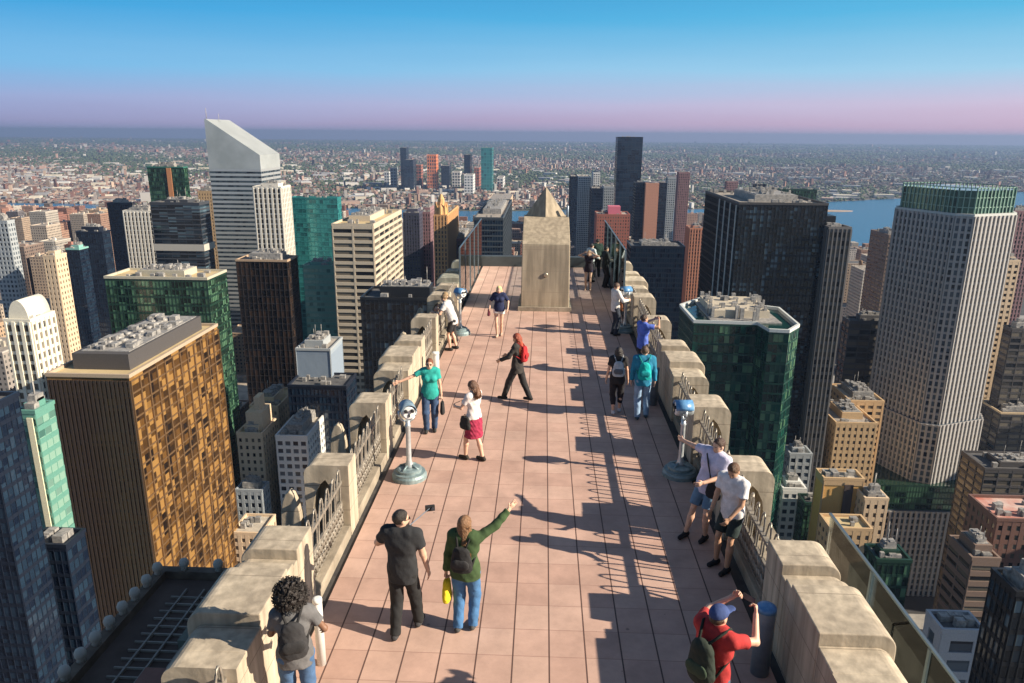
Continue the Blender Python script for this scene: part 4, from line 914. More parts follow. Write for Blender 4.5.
def person(label, x, y, face, H=1.72, skin='light', top=None, sleeve='short', bottom='long', topc=(.1,)*3, botc=(.05,)*3, shoec=(.03,)*3, hair='short', hairc=(.03, .02, .015),
           rh=(.26, .04, .80), lh=(-.26, .04, .80), rf=(.10, .0), lf=(-.10, .0), lean=(0, 0), look=(0, 0), female=False, res=.012, point=None, cap=None, glasses=False, beard=False, loose=1.0,
           hem=.80, drop=0.0, open_coat=False, rpole=(.5, -1, 0), lpole=(-.5, -1, 0), grip=('r', 'l'), sock=None, seeded=0, group='visitors on the tiled roof terrace'):
    """local frame: +y is the way the person faces, +x their right side; lengths for a height of 1.72 m"""
    root = empty('person', (x, y, 0), face, label=label, cat='person', group=group)
    k = H/1.72; root.scale = (k, k, k)
    sw = .165 if female else .19; hw = .095 if female else .088
    pel = np.array((0, 0, .93-drop)); lx, ly = lean
    spine = unit((lx, ly, 1.0)); chest = pel+spine*.36; neck = pel+spine*.52; side = unit(np.array((1, 0, 0))-spine*spine[0]); fwd = np.cross(spine, side)*-1
    fwd = unit(np.cross(spine, side)); fwd = fwd if fwd[1] > 0 else -fwd
    SR = pel+spine*.485+side*sw; SL = pel+spine*.485-side*sw
    hy, hp = look
    ER, WR = ik(SR, rh, .285, .255, rpole); EL, WL = ik(SL, lh, .285, .255, lpole)
    HR = pel+np.array((hw, 0, -.04)); HL = pel+np.array((-hw, 0, -.04))
    AR = np.array((rf[0], rf[1], (rf[2] if len(rf) > 2 else 0)+.085)); AL = np.array((lf[0], lf[1], (lf[2] if len(lf) > 2 else 0)+.085))
    KR, AR = ik(HR, AR, .42, .41, (.08, 1, 0)); KL, AL = ik(HL, AL, .42, .41, (-.08, 1, 0))
    f2 = (0, 1, 0)
    cw = .135 if female else .155; ww = .11 if female else .135; pw = .155 if female else .145
    fl = (fwd, .68)
    def torso(Fi, inf=0.0, cut=None):
        Fi.cone(pel+np.array((-.04, 0, -.01)), pel+np.array((.04, 0, -.01)), pw*.80+inf, pw*.80+inf, .05, ((0, 1, 0), .82), cut)
        Fi.cone(pel+spine*.02, pel+spine*.20, pw+inf, ww+inf, .05, fl, cut)
        Fi.cone(pel+spine*.20, chest, ww+inf, cw+inf, .05, fl, cut)
        Fi.cone(chest-side*.05, chest+side*.05, cw*.86+inf, cw*.86+inf, .05, (fwd, .80), cut)
        Fi.cone(SL-side*-.03, SR-side*.03, .062+inf, .062+inf, .05, None, cut)
        if cut: Fi.cone(pel+spine*.50-side*.08, pel+spine*.50+side*.08, .062+inf, .062+inf, .04, None, cut)
        if female:
            for s_ in (-1, 1): Fi.ball(chest+fwd*.075+side*.065*s_-spine*.02, (.058+inf, .055+inf, .058+inf), .04)
    # ---- body
    B = Field(res); torso(B)
    hd = neck+spine*.13+fwd*.02; 
    ca, sa = cos(hy), sin(hy); hf = np.array((-sa*fwd[1] if False else 0, 0, 0), float)
    hf = unit(rotz(fwd, hy)); hf = unit(hf*cos(hp)+np.array((0, 0, 1))*sin(hp)); hs = unit(np.cross(hf, (0, 0, 1))); hu = np.cross(hs, hf)
    R = (hs, hf, hu)
    Rm = [[R[j][i] for j in range(3)] for i in range(3)]
    B.cone(neck-spine*.04, hd-hu*.05-hf*.01, .058 if not female else .05, .05, .03)
    B.ball(hd+hu*.025-hf*.008, (.074, .094, .095), .03, R=Rm)            # skull
    B.ball(hd-hu*.045+hf*.022, (.056, .066, .068), .035, R=Rm)           # jaw
    B.cone(hd+hu*.012+hf*.086, hd-hu*.022+hf*.100, .009, .014, .012)     # nose
    for s_ in (-1, 1): B.ball(hd+hs*.076*s_-hf*.006-hu*.004, (.012, .022, .032), .008, R=Rm)   # ears
    B.ball(hd-hu*.052+hf*.084, (.022, .008, .007), .01, R=Rm)            # lips
    for (S_, E_, W_, s_) in ((SR, ER, WR, 1), (SL, EL, WL, -1)):
        u_ = .050 if not female else .043
        B.cone(S_, E_, u_, u_*.80, .03); B.cone(E_, W_, u_*.80, .027, .02)
        # hand: palm, four fingers in two joints, thumb off the side of the palm
        d = unit(W_-E_); key = 'r' if s_ > 0 else 'l'; mode = grip[0] if s_ > 0 else grip[1]
        pn = unit(np.cross(d, (0, 0, 1)) if abs(d[2]) < .8 else np.cross(d, (0, 1, 0))*1.0); wd = unit(np.cross(pn, d))   # wd: across the palm
        if abs(d[2]) > .8: wd = unit(np.array((0, 1, 0))-d*d[1]); pn = unit(np.cross(d, wd))*s_
        pn = pn if pn @ np.array((-s_, .3, -.2)) > 0 else -pn
        pm = W_+d*.075; fr = max(.0092, res*.82)
        B.cone(W_, pm, .026, .030, .02, (pn, .55)); B.cone(pm-wd*.02, pm+wd*.02, .021, .021, .015, (pn, .6))
        for q, (o_, ln) in enumerate(((.032, .072), (.011, .082), (-.011, .076), (-.031, .060))):
            bs = pm+wd*o_+d*.012
            if point and point == key: c1, c2 = (.05, .08) if q < 4 else (0, 0)
            elif mode == 'flat': c1, c2 = .12, .2
            elif mode == 'fist': c1, c2 = 1.15, 2.3
            else: c1, c2 = .35, .75
            sp = d*cos(c1)+pn*sin(c1)+wd*o_*3*(1 if mode != 'fist' else 0); m1 = bs+unit(sp)*ln*.52; sp = d*cos(c2)+pn*sin(c2)+wd*o_*2; m2 = m1+unit(sp)*ln*.48
            B.cone(bs, m1, fr, fr*.92, .004); B.cone(m1, m2, fr*.92, fr*.8, .004)
        tb = W_+d*.028+wd*.026; tm = tb+unit(d*.7+wd*.75+pn*.15)*.036; B.cone(tb, tm, fr*1.15, fr, .008); B.cone(tm, tm+unit(d*.95+wd*.15+pn*.35)*.03, fr, fr*.85, .004)
    th = .082 if not female else .084
    for (h_, K_, A_, s_) in ((HR, KR, AR, 1), (HL, KL, AL, -1)):
        B.cone(h_, K_, th, .043, .02); B.cone(K_, K_+(A_-K_)*.35+np.array((0, -.015, 0)), .043, .053, .012); B.cone(K_+(A_-K_)*.35+np.array((0, -.01, 0)), A_, .053, .034, .02)
        B.cone(A_+np.array((0, -.03, -.045)), A_+np.array((.01*s_, .13, -.055)), .030, .028, .02)
    V, Q = B.mesh(); body = from_np('body', V, Q, SKM(skin), root)
    def part(name, Fi, mat, **kw):
        V, Q = Fi.mesh(**kw)
        if len(V): return from_np(name, V, Q, mat, root)
    # ---- eyes, glasses, beard
    for s_ in (-1, 1):
        e = Field(.004); e.ball(hd+hs*.030*s_+hf*.078+hu*.012, (.014, .008, .008), .001, R=Rm); part('eye', e, M['eye'])
    if glasses:
        e = Field(.006); 
        for s_ in (-1, 1): e.ball(hd+hs*.031*s_+hf*.092+hu*.012, (.027, .008, .02), .004, R=Rm); e.cone(hd+hs*.06*s_+hf*.082+hu*.014, hd+hs*.08*s_-hf*.005+hu*.014, .005, .005, .003)
        part('sunglasses', e, M['black_rubber'])
    hm_ = HAIR(hairc)
    if beard:
        e = Field(.008); e.ball(hd-hu*.058+hf*.030, (.061, .068, .058), .01, R=Rm, cut=[(hd-hu*.028, hu), (hd-hf*.01, -hf)]); e.ball(hd-hu*.05+hf*.1, (.02, .02, .008), .001, R=Rm, neg=True); part('beard', e, hm_)
    # ---- hair
    e = Field(.009 if res < .016 else .013); cutface = [(hd+hf*.052+hu*.05, unit(hf*1.0-hu*.75))]
    if hair == 'short':
        e.ball(hd+hu*.034-hf*.014, (.083, .100, .098), .01, R=Rm, cut=cutface+[(hd-hu*.035, -hu)]); part('hair', e, hm_, noise=.003, freq=90)
    elif hair == 'afro':
        rn = random.Random(3); e.ball(hd+hu*.05-hf*.03, (.158, .15, .14), .03, R=Rm, cut=cutface)
        for q in range(260):
            a = rn.uniform(0, 2*pi); z_ = rn.uniform(-.5, 1); r_ = sqrt(max(0, 1-z_*z_)); dd = hs*cos(a)*r_+hf*(sin(a)*r_)+hu*z_
            if dd@hf > .55 and z_ < .5: continue
            rr_ = rn.uniform(.135, .178); e.ball(hd+hu*.05-hf*.03+dd*rr_, (rn.uniform(.010, .020),)*3, .008)
        ho = part('hair', e, hm_, noise=.008, freq=230); b = MB(); c0 = hd+hu*.05-hf*.03
        for q in range(900):
            a = rn.uniform(0, 2*pi); z_ = rn.uniform(-.75, 1); r_ = sqrt(max(0, 1-z_*z_)); dd = hs*cos(a)*r_+hf*(sin(a)*r_)+hu*z_
            if dd@hf > .6 and z_ < .5: continue
            t1 = unit(np.cross(dd, (rn.uniform(-1, 1), rn.uniform(-1, 1), rn.uniform(-1, 1)))); t2 = np.cross(dd, t1); r0 = rn.uniform(.13, .165); tt = [c0+dd*(r0+.009*j)+(t1*cos(j*1.5)+t2*sin(j*1.5))*.008 for j in range(5)]
            b.tube(tt, .0042, 3)
        b.build('curls', hm_, ho)
    elif hair in ('long', 'midlong', 'ponytail'):
        e.ball(hd+hu*.032-hf*.016, (.088, .104, .103), .01, R=Rm, cut=cutface)
        L = {'long': .40, 'midlong': .22, 'ponytail': .30}[hair]
        bk = hd-hf*.075-hu*.03; dn = unit(-spine-fwd*.10)
        if hair != 'ponytail':
            for s_, rr_ in ((-.055, .036), (-.02, .045), (.02, .045), (.055, .036)):
                e.cone(bk+hs*s_+hf*(.02 if abs(s_) > .04 else 0), bk+hs*s_*1.25+dn*L*(1 if abs(s_) < .04 else .82)-fwd*.02, rr_, .016, .025)
            for s_ in (-1, 1): e.cone(hd+hs*.072*s_-hf*.02+hu*.02, hd+hs*.085*s_-hf*.02-hu*.11, .03, .022, .02)
            if hair == 'long':
                for s_ in (-1, 1): e.cone(hd+hs*.085*s_-hf*.01-hu*.10, neck+side*.10*s_+fwd*.06-spine*.12, .025, .014, .02)
        else: e.cone(bk+hu*.05, bk-fwd*.04, .03, .036, .02); e.cone(bk-fwd*.04, bk+dn*L, .036, .012, .02)
        ho = part('hair', e, hm_, noise=.004, freq=110)
        if hair != 'ponytail' and res < .016:
            rn = random.Random(9); b = MB()
            for q in range(150):
                a = rn.uniform(-1.25, 1.25); d0 = -hf*cos(a)+hs*sin(a); p0 = hd+hu*.07+d0*.06; p1 = hd+d0*.105; ln = L*rn.uniform(.75, 1.08); w_ = rn.uniform(-.02, .02)
                p2 = hd-hu*.10+d0*.092+hs*w_; p3 = p2+dn*ln*.45+hs*(w_+sin(a)*.015)-fwd*.02; p4 = p2+dn*ln*.8+hs*w_*2-fwd*.025*rn.uniform(.2, 1.4)
                b.tube([p0, p1, p2, p3, p4], [.005, .006, .006, .005, .0015], 3)
            b.build('strands', HAIR([min(1, v*rn.uniform(1.0, 1.5)) for v in hairc]), ho)
    if cap:
        c = Field(.008); c.ball(hd+hu*.045-hf*.008, (.090, .108, .088), .01, R=Rm, cut=[(hd+hu*.025, -hu)])
        c.cone(hd+hf*.08+hu*.04, hd+hf*.165+hu*.025, .065, .052, .012, (hu, .16)); part('cap', c, cloth(cap))
        if hair == 'none': pass
        c = Field(.009); c.ball(hd-hf*.018, (.080, .097, .07), .005, R=Rm, cut=[(hd+hu*.03, hu), (hd-hu*.05, -hu), (hd+hf*.01, hf)]); part('hair', c, hm_)
    # ---- top garment
    inf = .014*loose; hemc = [((0, 0, hem-drop), (0, 0, -1)), (neck+spine*.062+fwd*.02, unit(spine*1.0+fwd*.35))]
    t = Field(max(.010, res*.9)); torso(t, inf, hemc)
    down = unit(-spine+np.array((0, 0, -.5)))
    t.cone(pel+spine*.10, pel-np.array((0, 0, .93-hem-.0)), pw*.95+inf, pw+inf*1.3, .05, ((0, 1, 0), .74), hemc)
    sf = {'short': .62, 'long': 1.0, 'none': .0, 'mid': .85}[sleeve]
    for (S_, E_, W_) in ((SR, ER, WR), (SL, EL, WL)):
        u_ = (.050 if not female else .044)+.012+.006*loose
        if sf == 0: continue
        end = S_+(E_-S_)*min(sf, 1.0); d = unit(E_-S_)
        t.cone(S_, end+(d*.0), u_, u_*(.98 if sf < 1 else .86), .03, cut=(end, d) if sf < 1 else None)
        if sf == 1.0: t.cone(E_, W_, u_*.86, .040+.004*loose, .02, cut=(W_-unit(W_-E_)*.01, unit(W_-E_)))
    part('shirt' if sleeve != 'long' else 'jacket', t, cloth(topc), noise=.0065, freq=19)
    # ---- bottom garment
    bt = Field(max(.010, res*.9))
    if bottom == 'skirt':
        bt.cone(pel+np.array((0, 0, .10)), pel+np.array((0, 0, -.10)), ww+.012, pw+.03, .04, ((0, 1, 0), .78)); bt.cone(pel+np.array((0, 0, -.10)), pel+np.array((0, (rf[1]+lf[1])*.25, -.42)), pw+.03, .205, .04, ((0, 1, 0), .85))
        V, Q = bt.mesh(noise=.010, freq=34, clip=[((0, 0, pel[2]-.40), (0, 0, -1)), ((0, 0, pel[2]+.12), (0, 0, 1))]); from_np('skirt', V, Q, cloth(botc), root)
    else:
        i2 = .012+.004*loose
        bt.cone(pel+np.array((-.04, 0, -.01)), pel+np.array((.04, 0, -.01)), pw*.80+i2, pw*.80+i2, .05, ((0, 1, 0), .82)); bt.cone(pel, pel+spine*.10, pw+i2*.6, ww+i2, .04, fl)
        frac = {'long': 1.0, 'shorts': 0.0, 'mini': -1, 'capri': .55}[bottom]
        for (h_, K_, A_) in ((HR, KR, AR), (HL, KL, AL)):
            if frac <= 0:
                e_ = h_+(K_-h_)*(.80 if frac == 0 else .28); d = unit(K_-h_); bt.cone(h_, e_, th+i2, (.078 if frac == 0 else .09)+i2*.5, .03, cut=(e_, d))
            else:
                bt.cone(h_, K_, th+i2, .074+i2*.4, .03); e_ = K_+(A_-K_)*frac; d = unit(A_-K_); bt.cone(K_, e_+(d*.02 if frac == 1 else 0), .076+i2*.3, .054+.006*loose if frac == 1 else .062, .02, cut=(e_+d*.03, d))
        V, Q = bt.mesh(noise=.005, freq=21, clip=[((0, 0, pel[2]+.11), (0, 0, 1))]); from_np('trousers' if frac > 0 else 'shorts', V, Q, cloth(botc), root)
    # ---- shoes
    for (A_, s_) in ((AR, 1), (AL, -1)):
        sh = Field(.009 if res < .016 else .013); sh.cone(A_+np.array((0, -.045, -.040)), A_+np.array((.012*s_, .14, -.050)), .042, .036, .02); sh.cone(A_+np.array((0, -.01, .005)), A_+np.array((0, 0, -.04)), .042, .045, .02)
        o = part('shoe', sh, cloth(shoec) if shoec[0] < .5 else plain(shoec, .5), clip=[((0, 0, A_[2]-.083), (0, 0, -1)), ((0, 0, A_[2]+.02), (0, 0, 1))])
    J = dict(neck=neck, chest=chest, pel=pel, spine=spine, side=side, fwd=fwd, WR=WR, WL=WL, ER=ER, EL=EL, SR=SR, SL=SL, hd=hd, hf=hf)
    def w(p):  # local point -> world
        v = rotz(np.array(p)*k, face); return (v[0]+x, v[1]+y, v[2])
    J['w'] = w; J['k'] = k; J['face'] = face; J['xy'] = (x, y)
    return J
_sk = {}
def SKM(s):
    if s not in _sk:
        c = SKIN[s]; m = noisy('skin_'+s, [v*.88 for v in c], [min(1, v*1.1) for v in c], 6, .5)
        b = m.node_tree.nodes['Principled BSDF']; b.inputs['Subsurface Weight'].default_value = .08; b.inputs['Subsurface Radius'].default_value = (.02, .008, .004); _sk[s] = m
    return _sk[s]
def HAIR(c): return noisy('hair', [v*.6 for v in c], [min(1, v*1.5) for v in c], 60, .45, bump=.6, bscale=140)
M['eye'] = plain((.03, .025, .02), .2)
def bag(label, J, at, size, c, cat='backpack', name='backpack', shape='round', straps=True, c2=None):
    """a bag carried by a person: a soft body, a pocket, straps or a handle; at = centre in the person's frame"""
    x, y = J['xy']; root = empty(name, J['w'](at), J['face'], label=label, cat=cat); k = J['k']; root.scale = (k, k, k)
    a = np.array(at); W, D, Hh = size
    f = Field(.010); sp = J['spine'] if cat == 'backpack' else np.array((0, 0, 1.0))
    f.cone(sp*-Hh*.26, sp*Hh*.22, W*.5, W*.40, .03, (J['fwd'] if cat == 'backpack' else (0, 1, 0), D/W)) if D <= W else f.cone(sp*-Hh*.26, sp*Hh*.22, D*.5, D*.40, .03, ((1, 0, 0), W/D))
    V, Q = f.mesh(noise=.004, freq=38, clip=[(sp*-Hh*.5, -sp), (sp*Hh*.5, sp)]); from_np('bag_body', V, Q, cloth(c), root)
    if cat == 'backpack':
        f = Field(.010); b0 = -J['fwd']*D*.42-sp*Hh*.14; f.cone(b0-J['side']*W*.16, b0+J['side']*W*.16, W*.24, W*.24, .01, (J['fwd'], .35)); V, Q = f.mesh(); from_np('pocket', V, Q, cloth(c2 or [v*.7 for v in c]), root)
        if straps:
            for s_ in (-1, 1):
                b = MB(); pts = [sp*Hh*.42+J['side']*s_*.05]
                S_ = J['SR'] if s_ > 0 else J['SL']; top_ = S_-J['side']*s_*.06+sp*.085-a
                pts += [top_-J['fwd']*.05, top_+J['fwd']*.04, top_+J['fwd']*.115-sp*.12, top_+J['fwd']*.06-sp*.28+J['side']*s_*.05, -sp*Hh*.35+J['side']*s_*W*.42]
                b.tube(pts, .015, 6); b.build('strap', cloth([v*.6 for v in c]), root)
    else:
        b = MB(); b.tube([(0, -W*.3, Hh*.36), (0, -W*.16, Hh*.62), (0, 0, Hh*.72), (0, W*.16, Hh*.62), (0, W*.3, Hh*.36)] if D > W else [(-W*.3, 0, Hh*.36), (-W*.16, 0, Hh*.62), (0, 0, Hh*.72), (W*.16, 0, Hh*.62), (W*.3, 0, Hh*.36)], .009, 6); b.build('handle', cloth([v*.6 for v in c]), root)
    return root
def phone(label, J, at, tilt=0.6, cat='phone'):
    root = empty('phone', J['w'](at), J['face'], label=label, cat=cat); b = MB(); b.box(-.072, .072, -.004, .004, -.036, .036, True)
    o = b.build('case', M['black_rubber'], root, bevel=.004); o.rotation_euler = (tilt, 0, 0)
    b = MB(); b.box(-.066, .066, -.0062, -.0042, -.032, .032, True); o2 = b.build('display', plain((.06, .08, .11), .12), root); o2.rotation_euler = (tilt, 0, 0)
    return root
fq = lambda px, py: gp(px, py, 0.0)

# ---- in the sun, near
J = person('curly haired woman in grey t-shirt and blue jeans facing the left parapet', -2.56, 6.62, .30, 1.74, 'brown', topc=(.13, .13, .135), botc=(.06, .13, .26), hair='afro', hairc=(.025, .02, .018), female=True, rh=(.30, .20, 1.02), lh=(-.16, .30, 1.05), rf=(.10, -.02), lf=(-.10, .05), shoec=(.5, .5, .5), res=.010, loose=1.3)
bag('black drawstring bag on the back of the curly haired woman', J, J['chest']-J['fwd']*.17-J['spine']*.08, (.30, .14, .42), (.03, .03, .033), name='drawstring_bag')
J = person('bearded man in black t-shirt and black trousers walking away', *fq(405, 634), -.12, 1.80, 'light', topc=(.022, .024, .028), botc=(.014, .015, .017), hair='short', hairc=(.02, .015, .012), beard=True, glasses=True, look=(-.9, 0), rh=(.30, .10, .84), lh=(-.20, .30, 1.12), rf=(.12, .20, .0), lf=(-.09, -.10), shoec=(.04, .04, .045), res=.010, loose=1.7, hem=.78, lpole=(-1, -.6, -.3), grip=('r', 'fist'))
tip = zat(430, 508, 9.55); tip = (tip[0], 9.55, tip[1]); hnd = J['w'](J['WL']+np.array((.02, .07, .02)))
r = empty('selfie_stick', hnd, label='thin selfie stick held out by the man in black', cat='selfie stick')
b = MB(); b.tube([hnd, tip], .007, 6); b.build('rod', M['bollard'], r, hnd); b = MB(); d_ = unit(np.array(tip)-np.array(hnd)); b.tube([tuple(np.array(hnd)-d_*.06), tuple(np.array(hnd)+d_*.09)], .014, 8); b.build('grip', M['black_rubber'], r, hnd)
r = empty('camera', tip, .3, label='small black camera on the end of the selfie stick', cat='camera')
b = MB(); b.box(-.07, .07, -.02, .02, -.045, .045, True); b.build('camera_body', M['black_rubber'], r, bevel=.008); b = MB(); b.lathe([(.025, 0), (.022, .03)], 14); o = b.build('lens', plain((.05, .05, .06), .1), r); o.rotation_euler = (pi/2, 0, 0); o.location = (.03, -.02, 0)
J = person('long haired woman in green jacket and jeans pointing with her raised arm', *fq(466, 630), -.16, 1.68, 'light', topc=(.045, .085, .03), sleeve='long', botc=(.06, .17, .36), hair='long', hairc=(.20, .105, .05), female=True, rh=(.52, .26, 1.72), lh=(-.28, .0, .80), rf=(.08, .06), lf=(-.10, -.03), point='r', shoec=(.06, .06, .06), res=.010, loose=2.2, hem=.84, look=(-.35, .1), grip=('r', 'fist'), rpole=(.6, -.3, -.8))
bag('small black leather backpack worn over the green jacket', J, J['chest']-J['fwd']*.19-J['spine']*.10, (.30, .14, .34), (.018, .018, .02), c2=(.03, .03, .032))
bag('bright yellow shopping bag hanging from the green jacketed woman’s hand'.replace('’', ''), J, J['WL']+np.array((-.0, .02, -.30)), (.12, .24, .36), (.75, .58, .02), cat='shopping bag', name='shopping_bag')
J = person('woman in white top and burgundy skirt looking down at her phone', *fq(474, 460), .95, 1.68, 'light', topc=(.72, .66, .64), botc=(.30, .02, .06), bottom='skirt', hair='midlong', hairc=(.12, .06, .035), female=True, rh=(.20, .34, 1.14), lh=(-.14, .36, 1.12), rf=(.08, -.16), lf=(-.08, .16), look=(.25, -.55), res=.012, shoec=(.03, .025, .02), loose=.8, hem=.95)
phone('phone in the hands of the woman in the burgundy skirt', J, J['WR']*.5+J['WL']*.5+np.array((0, .10, .02)), 1.0)
bag('black handbag at the hip of the burgundy skirted woman', J, J['pel']+np.array((-.24, .02, -.04)), (.12, .28, .26), (.02, .02, .02), cat='handbag', name='handbag')
J = person('woman in teal t-shirt and sunglasses resting a hand on the left railing', *fq(431, 431), pi+.12, 1.68, 'light', topc=(.02, .34, .30), botc=(.035, .07, .15), hair='short', hairc=(.16, .05, .02), glasses=True, female=True, rh=(.66, .12, 1.22), lh=(-.26, .06, .80), rf=(.09, .04), lf=(-.08, -.04), res=.012, shoec=(.03, .03, .03), loose=1.6, grip=('flat', 'fist'), rpole=(0, -.4, -1))
bag('black handbag hanging from the hand of the woman in the teal t-shirt', J, J['WL']+np.array((-.02, .02, -.30)), (.11, .30, .26), (.02, .02, .022), cat='handbag', name='handbag')
J = person('red haired woman in long dark coat striding across the terrace', *fq(517, 401), 1.25, 1.72, 'tan', topc=(.035, .032, .03), sleeve='long', botc=(.02, .02, .022), hair='long', hairc=(.26, .05, .02), female=True, rh=(.24, .34, 1.08), lh=(-.20, .36, 1.06), rf=(.08, -.30, .03), lf=(-.08, .32), look=(.1, -.4), res=.012, shoec=(.02, .02, .02), loose=1.4, hem=.74)
bag('red backpack on the red haired woman in the dark coat', J, J['chest']-J['fwd']*.18-J['spine']*.06, (.28, .16, .38), (.45, .02, .025))
J = person('blonde woman in navy top and white shorts walking towards the viewer', *fq(499, 336), pi-.05, 1.66, 'light', topc=(.012, .02, .07), bottom='mini', botc=(.72, .70, .68), hair='long', hairc=(.85, .58, .26), female=True, rh=(.30, .14, .98), lh=(-.30, .10, .98), rf=(.05, .12), lf=(-.06, -.12), res=.015, shoec=(.45, .33, .25), sleeve='mid', loose=1.2, hem=.88)
bag('dark red handbag carried by the blonde woman in navy', J, J['WR']+np.array((.02, .03, -.14)), (.10, .26, .2), (.10, .015, .03), cat='handbag', name='handbag')
person('grey shirted man in black shorts leaning on the left parapet', -2.62, 21.35, 1.35, 1.76, 'light', topc=(.50, .50, .50), bottom='shorts', botc=(.02, .02, .024), hair='short', hairc=(.22, .14, .07), lean=(0, .42), rh=(.22, .52, 1.14), lh=(-.20, .52, 1.14), rf=(.12, -.04), lf=(-.12, .06), res=.015, shoec=(.03, .03, .03), loose=1.5)
person('person in dark jacket bending over the left parapet beside the grey shirted man', -2.66, 22.2, 1.5, 1.68, 'light', topc=(.05, .045, .04), sleeve='long', botc=(.03, .03, .03), hair='short', hairc=(.30, .20, .10), lean=(0, .5), rh=(.22, .50, 1.13), lh=(-.20, .50, 1.13), res=.018, loose=1.4)
# ---- right side
J = person('man in white shirt and dark trousers standing by the far right viewer', *fq(614, 335), -1.2, 1.74, 'light', topc=(.66, .64, .60), sleeve='long', botc=(.03, .04, .06), hair='short', hairc=(.10, .06, .04), rh=(.20, .34, 1.16), lh=(-.16, .36, 1.14), res=.015, look=(0, -.3), loose=1.4)
bag('brown satchel on the hip of the man in white shirt', J, J['pel']+np.array((.0, .20, -.02)), (.26, .10, .24), (.20, .07, .03), cat='satchel', name='satchel')
J = person('man in blue and white shirt raising a camera over the right parapet', 2.72, 19.15, -1.15, 1.74, 'tan', topc=(.10, .17, .60), botc=(.02, .02, .025), hair='short', hairc=(.05, .03, .02), rh=(.16, .36, 1.54), lh=(-.10, .38, 1.52), look=(0, .1), res=.013, loose=1.6, rpole=(1, -.2, -.5), lpole=(-1, -.2, -.5))
phone('camera phone held up by the man in the blue and white shirt', J, J['WR']*.5+J['WL']*.5+np.array((0, .09, .05)), .1)
J = person('dark haired woman in black with white patterned backpack walking away', *fq(616, 413), -.05, 1.62, 'light', topc=(.02, .02, .024), bottom='capri', botc=(.015, .015, .02), hair='midlong', hairc=(.018, .014, .014), female=True, rh=(.26, .04, .82), lh=(-.28, .06, .84), rf=(.08, .10), lf=(-.08, -.08), res=.012, shoec=(.55, .55, .58), loose=1.1)
bag('black and white patterned backpack on the dark haired woman', J, J['chest']-J['fwd']*.18-J['spine']*.08, (.30, .14, .38), (.42, .46, .50), c2=(.12, .13, .15))
J = person('young man in blue hooded jacket and pale jeans walking away', *fq(641, 418), -.02, 1.74, 'light', topc=(.015, .20, .34), sleeve='long', botc=(.22, .33, .48), hair='short', hairc=(.09, .055, .035), rh=(.27, .05, .84), lh=(-.26, .08, .84), rf=(.11, .06), lf=(-.10, -.08), res=.012, shoec=(.05, .09, .12), loose=1.7)
bag('turquoise backpack on the young man in the blue hooded jacket', J, J['chest']-J['fwd']*.20-J['spine']*.10, (.30, .16, .40), (.0, .40, .38), c2=(.0, .28, .30))
J = person('man in pale t-shirt and denim shorts stretching an arm to the viewer', 2.70, 10.85, pi-.75, 1.78, 'light', topc=(.58, .56, .72), bottom='shorts', botc=(.12, .22, .34), hair='short', hairc=(.06, .03, .02), rh=(.8, -.30, 1.36), lh=(-.10, .30, 1.08), lean=(-.16, -.10), rf=(.20, .20), lf=(-.06, .06), look=(-.3, -.2), res=.010, shoec=(.015, .015, .018), loose=1.8, grip=('flat', 'l'), rpole=(0, -.3, -1))
bag('black shoulder bag of the man in pale t-shirt', J, J['pel']+np.array((-.18, .14, .0)), (.26, .12, .26), (.015, .015, .018), cat='shoulder bag', name='shoulder_bag')
b = MB(); r = empty('bag_strap', J['w'](J['chest']), J['face'], label='dark strap across the chest of the man in pale t-shirt', cat='strap')
c_ = J['chest']; b.tube([tuple(v-c_) for v in (J['SR']+J['spine']*.075-J['side']*.07, J['SR']-J['side']*.09+J['fwd']*.10, J['chest']+J['fwd']*.165, J['pel']+J['spine']*.16+J['fwd']*.155-J['side']*.10, J['pel']+J['fwd']*.13-J['side']*.16)], .014, 6); b.build('webbing', M['black_rubber'], r); r.scale = (J['k'],)*3
J = person('man in white t-shirt and dark shorts leaning back on the right railing', 2.90, 10.05, pi-1.5+.6, 1.74, 'tan', topc=(.72, .71, .72), bottom='shorts', botc=(.02, .035, .035), hair='short', hairc=(.10, .05, .025), rh=(.22, .22, .86), lh=(-.18, .30, .96), lean=(-.02, .10), rf=(.12, .12), lf=(-.12, .18), look=(.2, -.5), res=.010, shoec=(.02, .02, .022), loose=1.9)
J = person('man in red t-shirt and blue cap photographing with raised hands', 1.84, 6.52, -.85, 1.76, 'light', topc=(.42, .03, .03), botc=(.06, .08, .12), hair='none', hairc=(.06, .035, .02), cap=(.04, .07, .20), rh=(.17, .40, 1.52), lh=(-.13, .42, 1.56), look=(-.1, .05), res=.010, loose=1.7, rpole=(.7, 0, -1), lpole=(-.8, 0, -.6), grip=('fist', 'fist'))
bag('black and green backpack on the man in the red t-shirt', J, J['chest']-J['fwd']*.21-J['spine']*.10, (.32, .20, .48), (.02, .03, .022), c2=(.035, .06, .035))
phone('phone raised in both hands by the man in the blue cap', J, J['WR']*.5+J['WL']*.5+np.array((0, .09, .05)), .0)
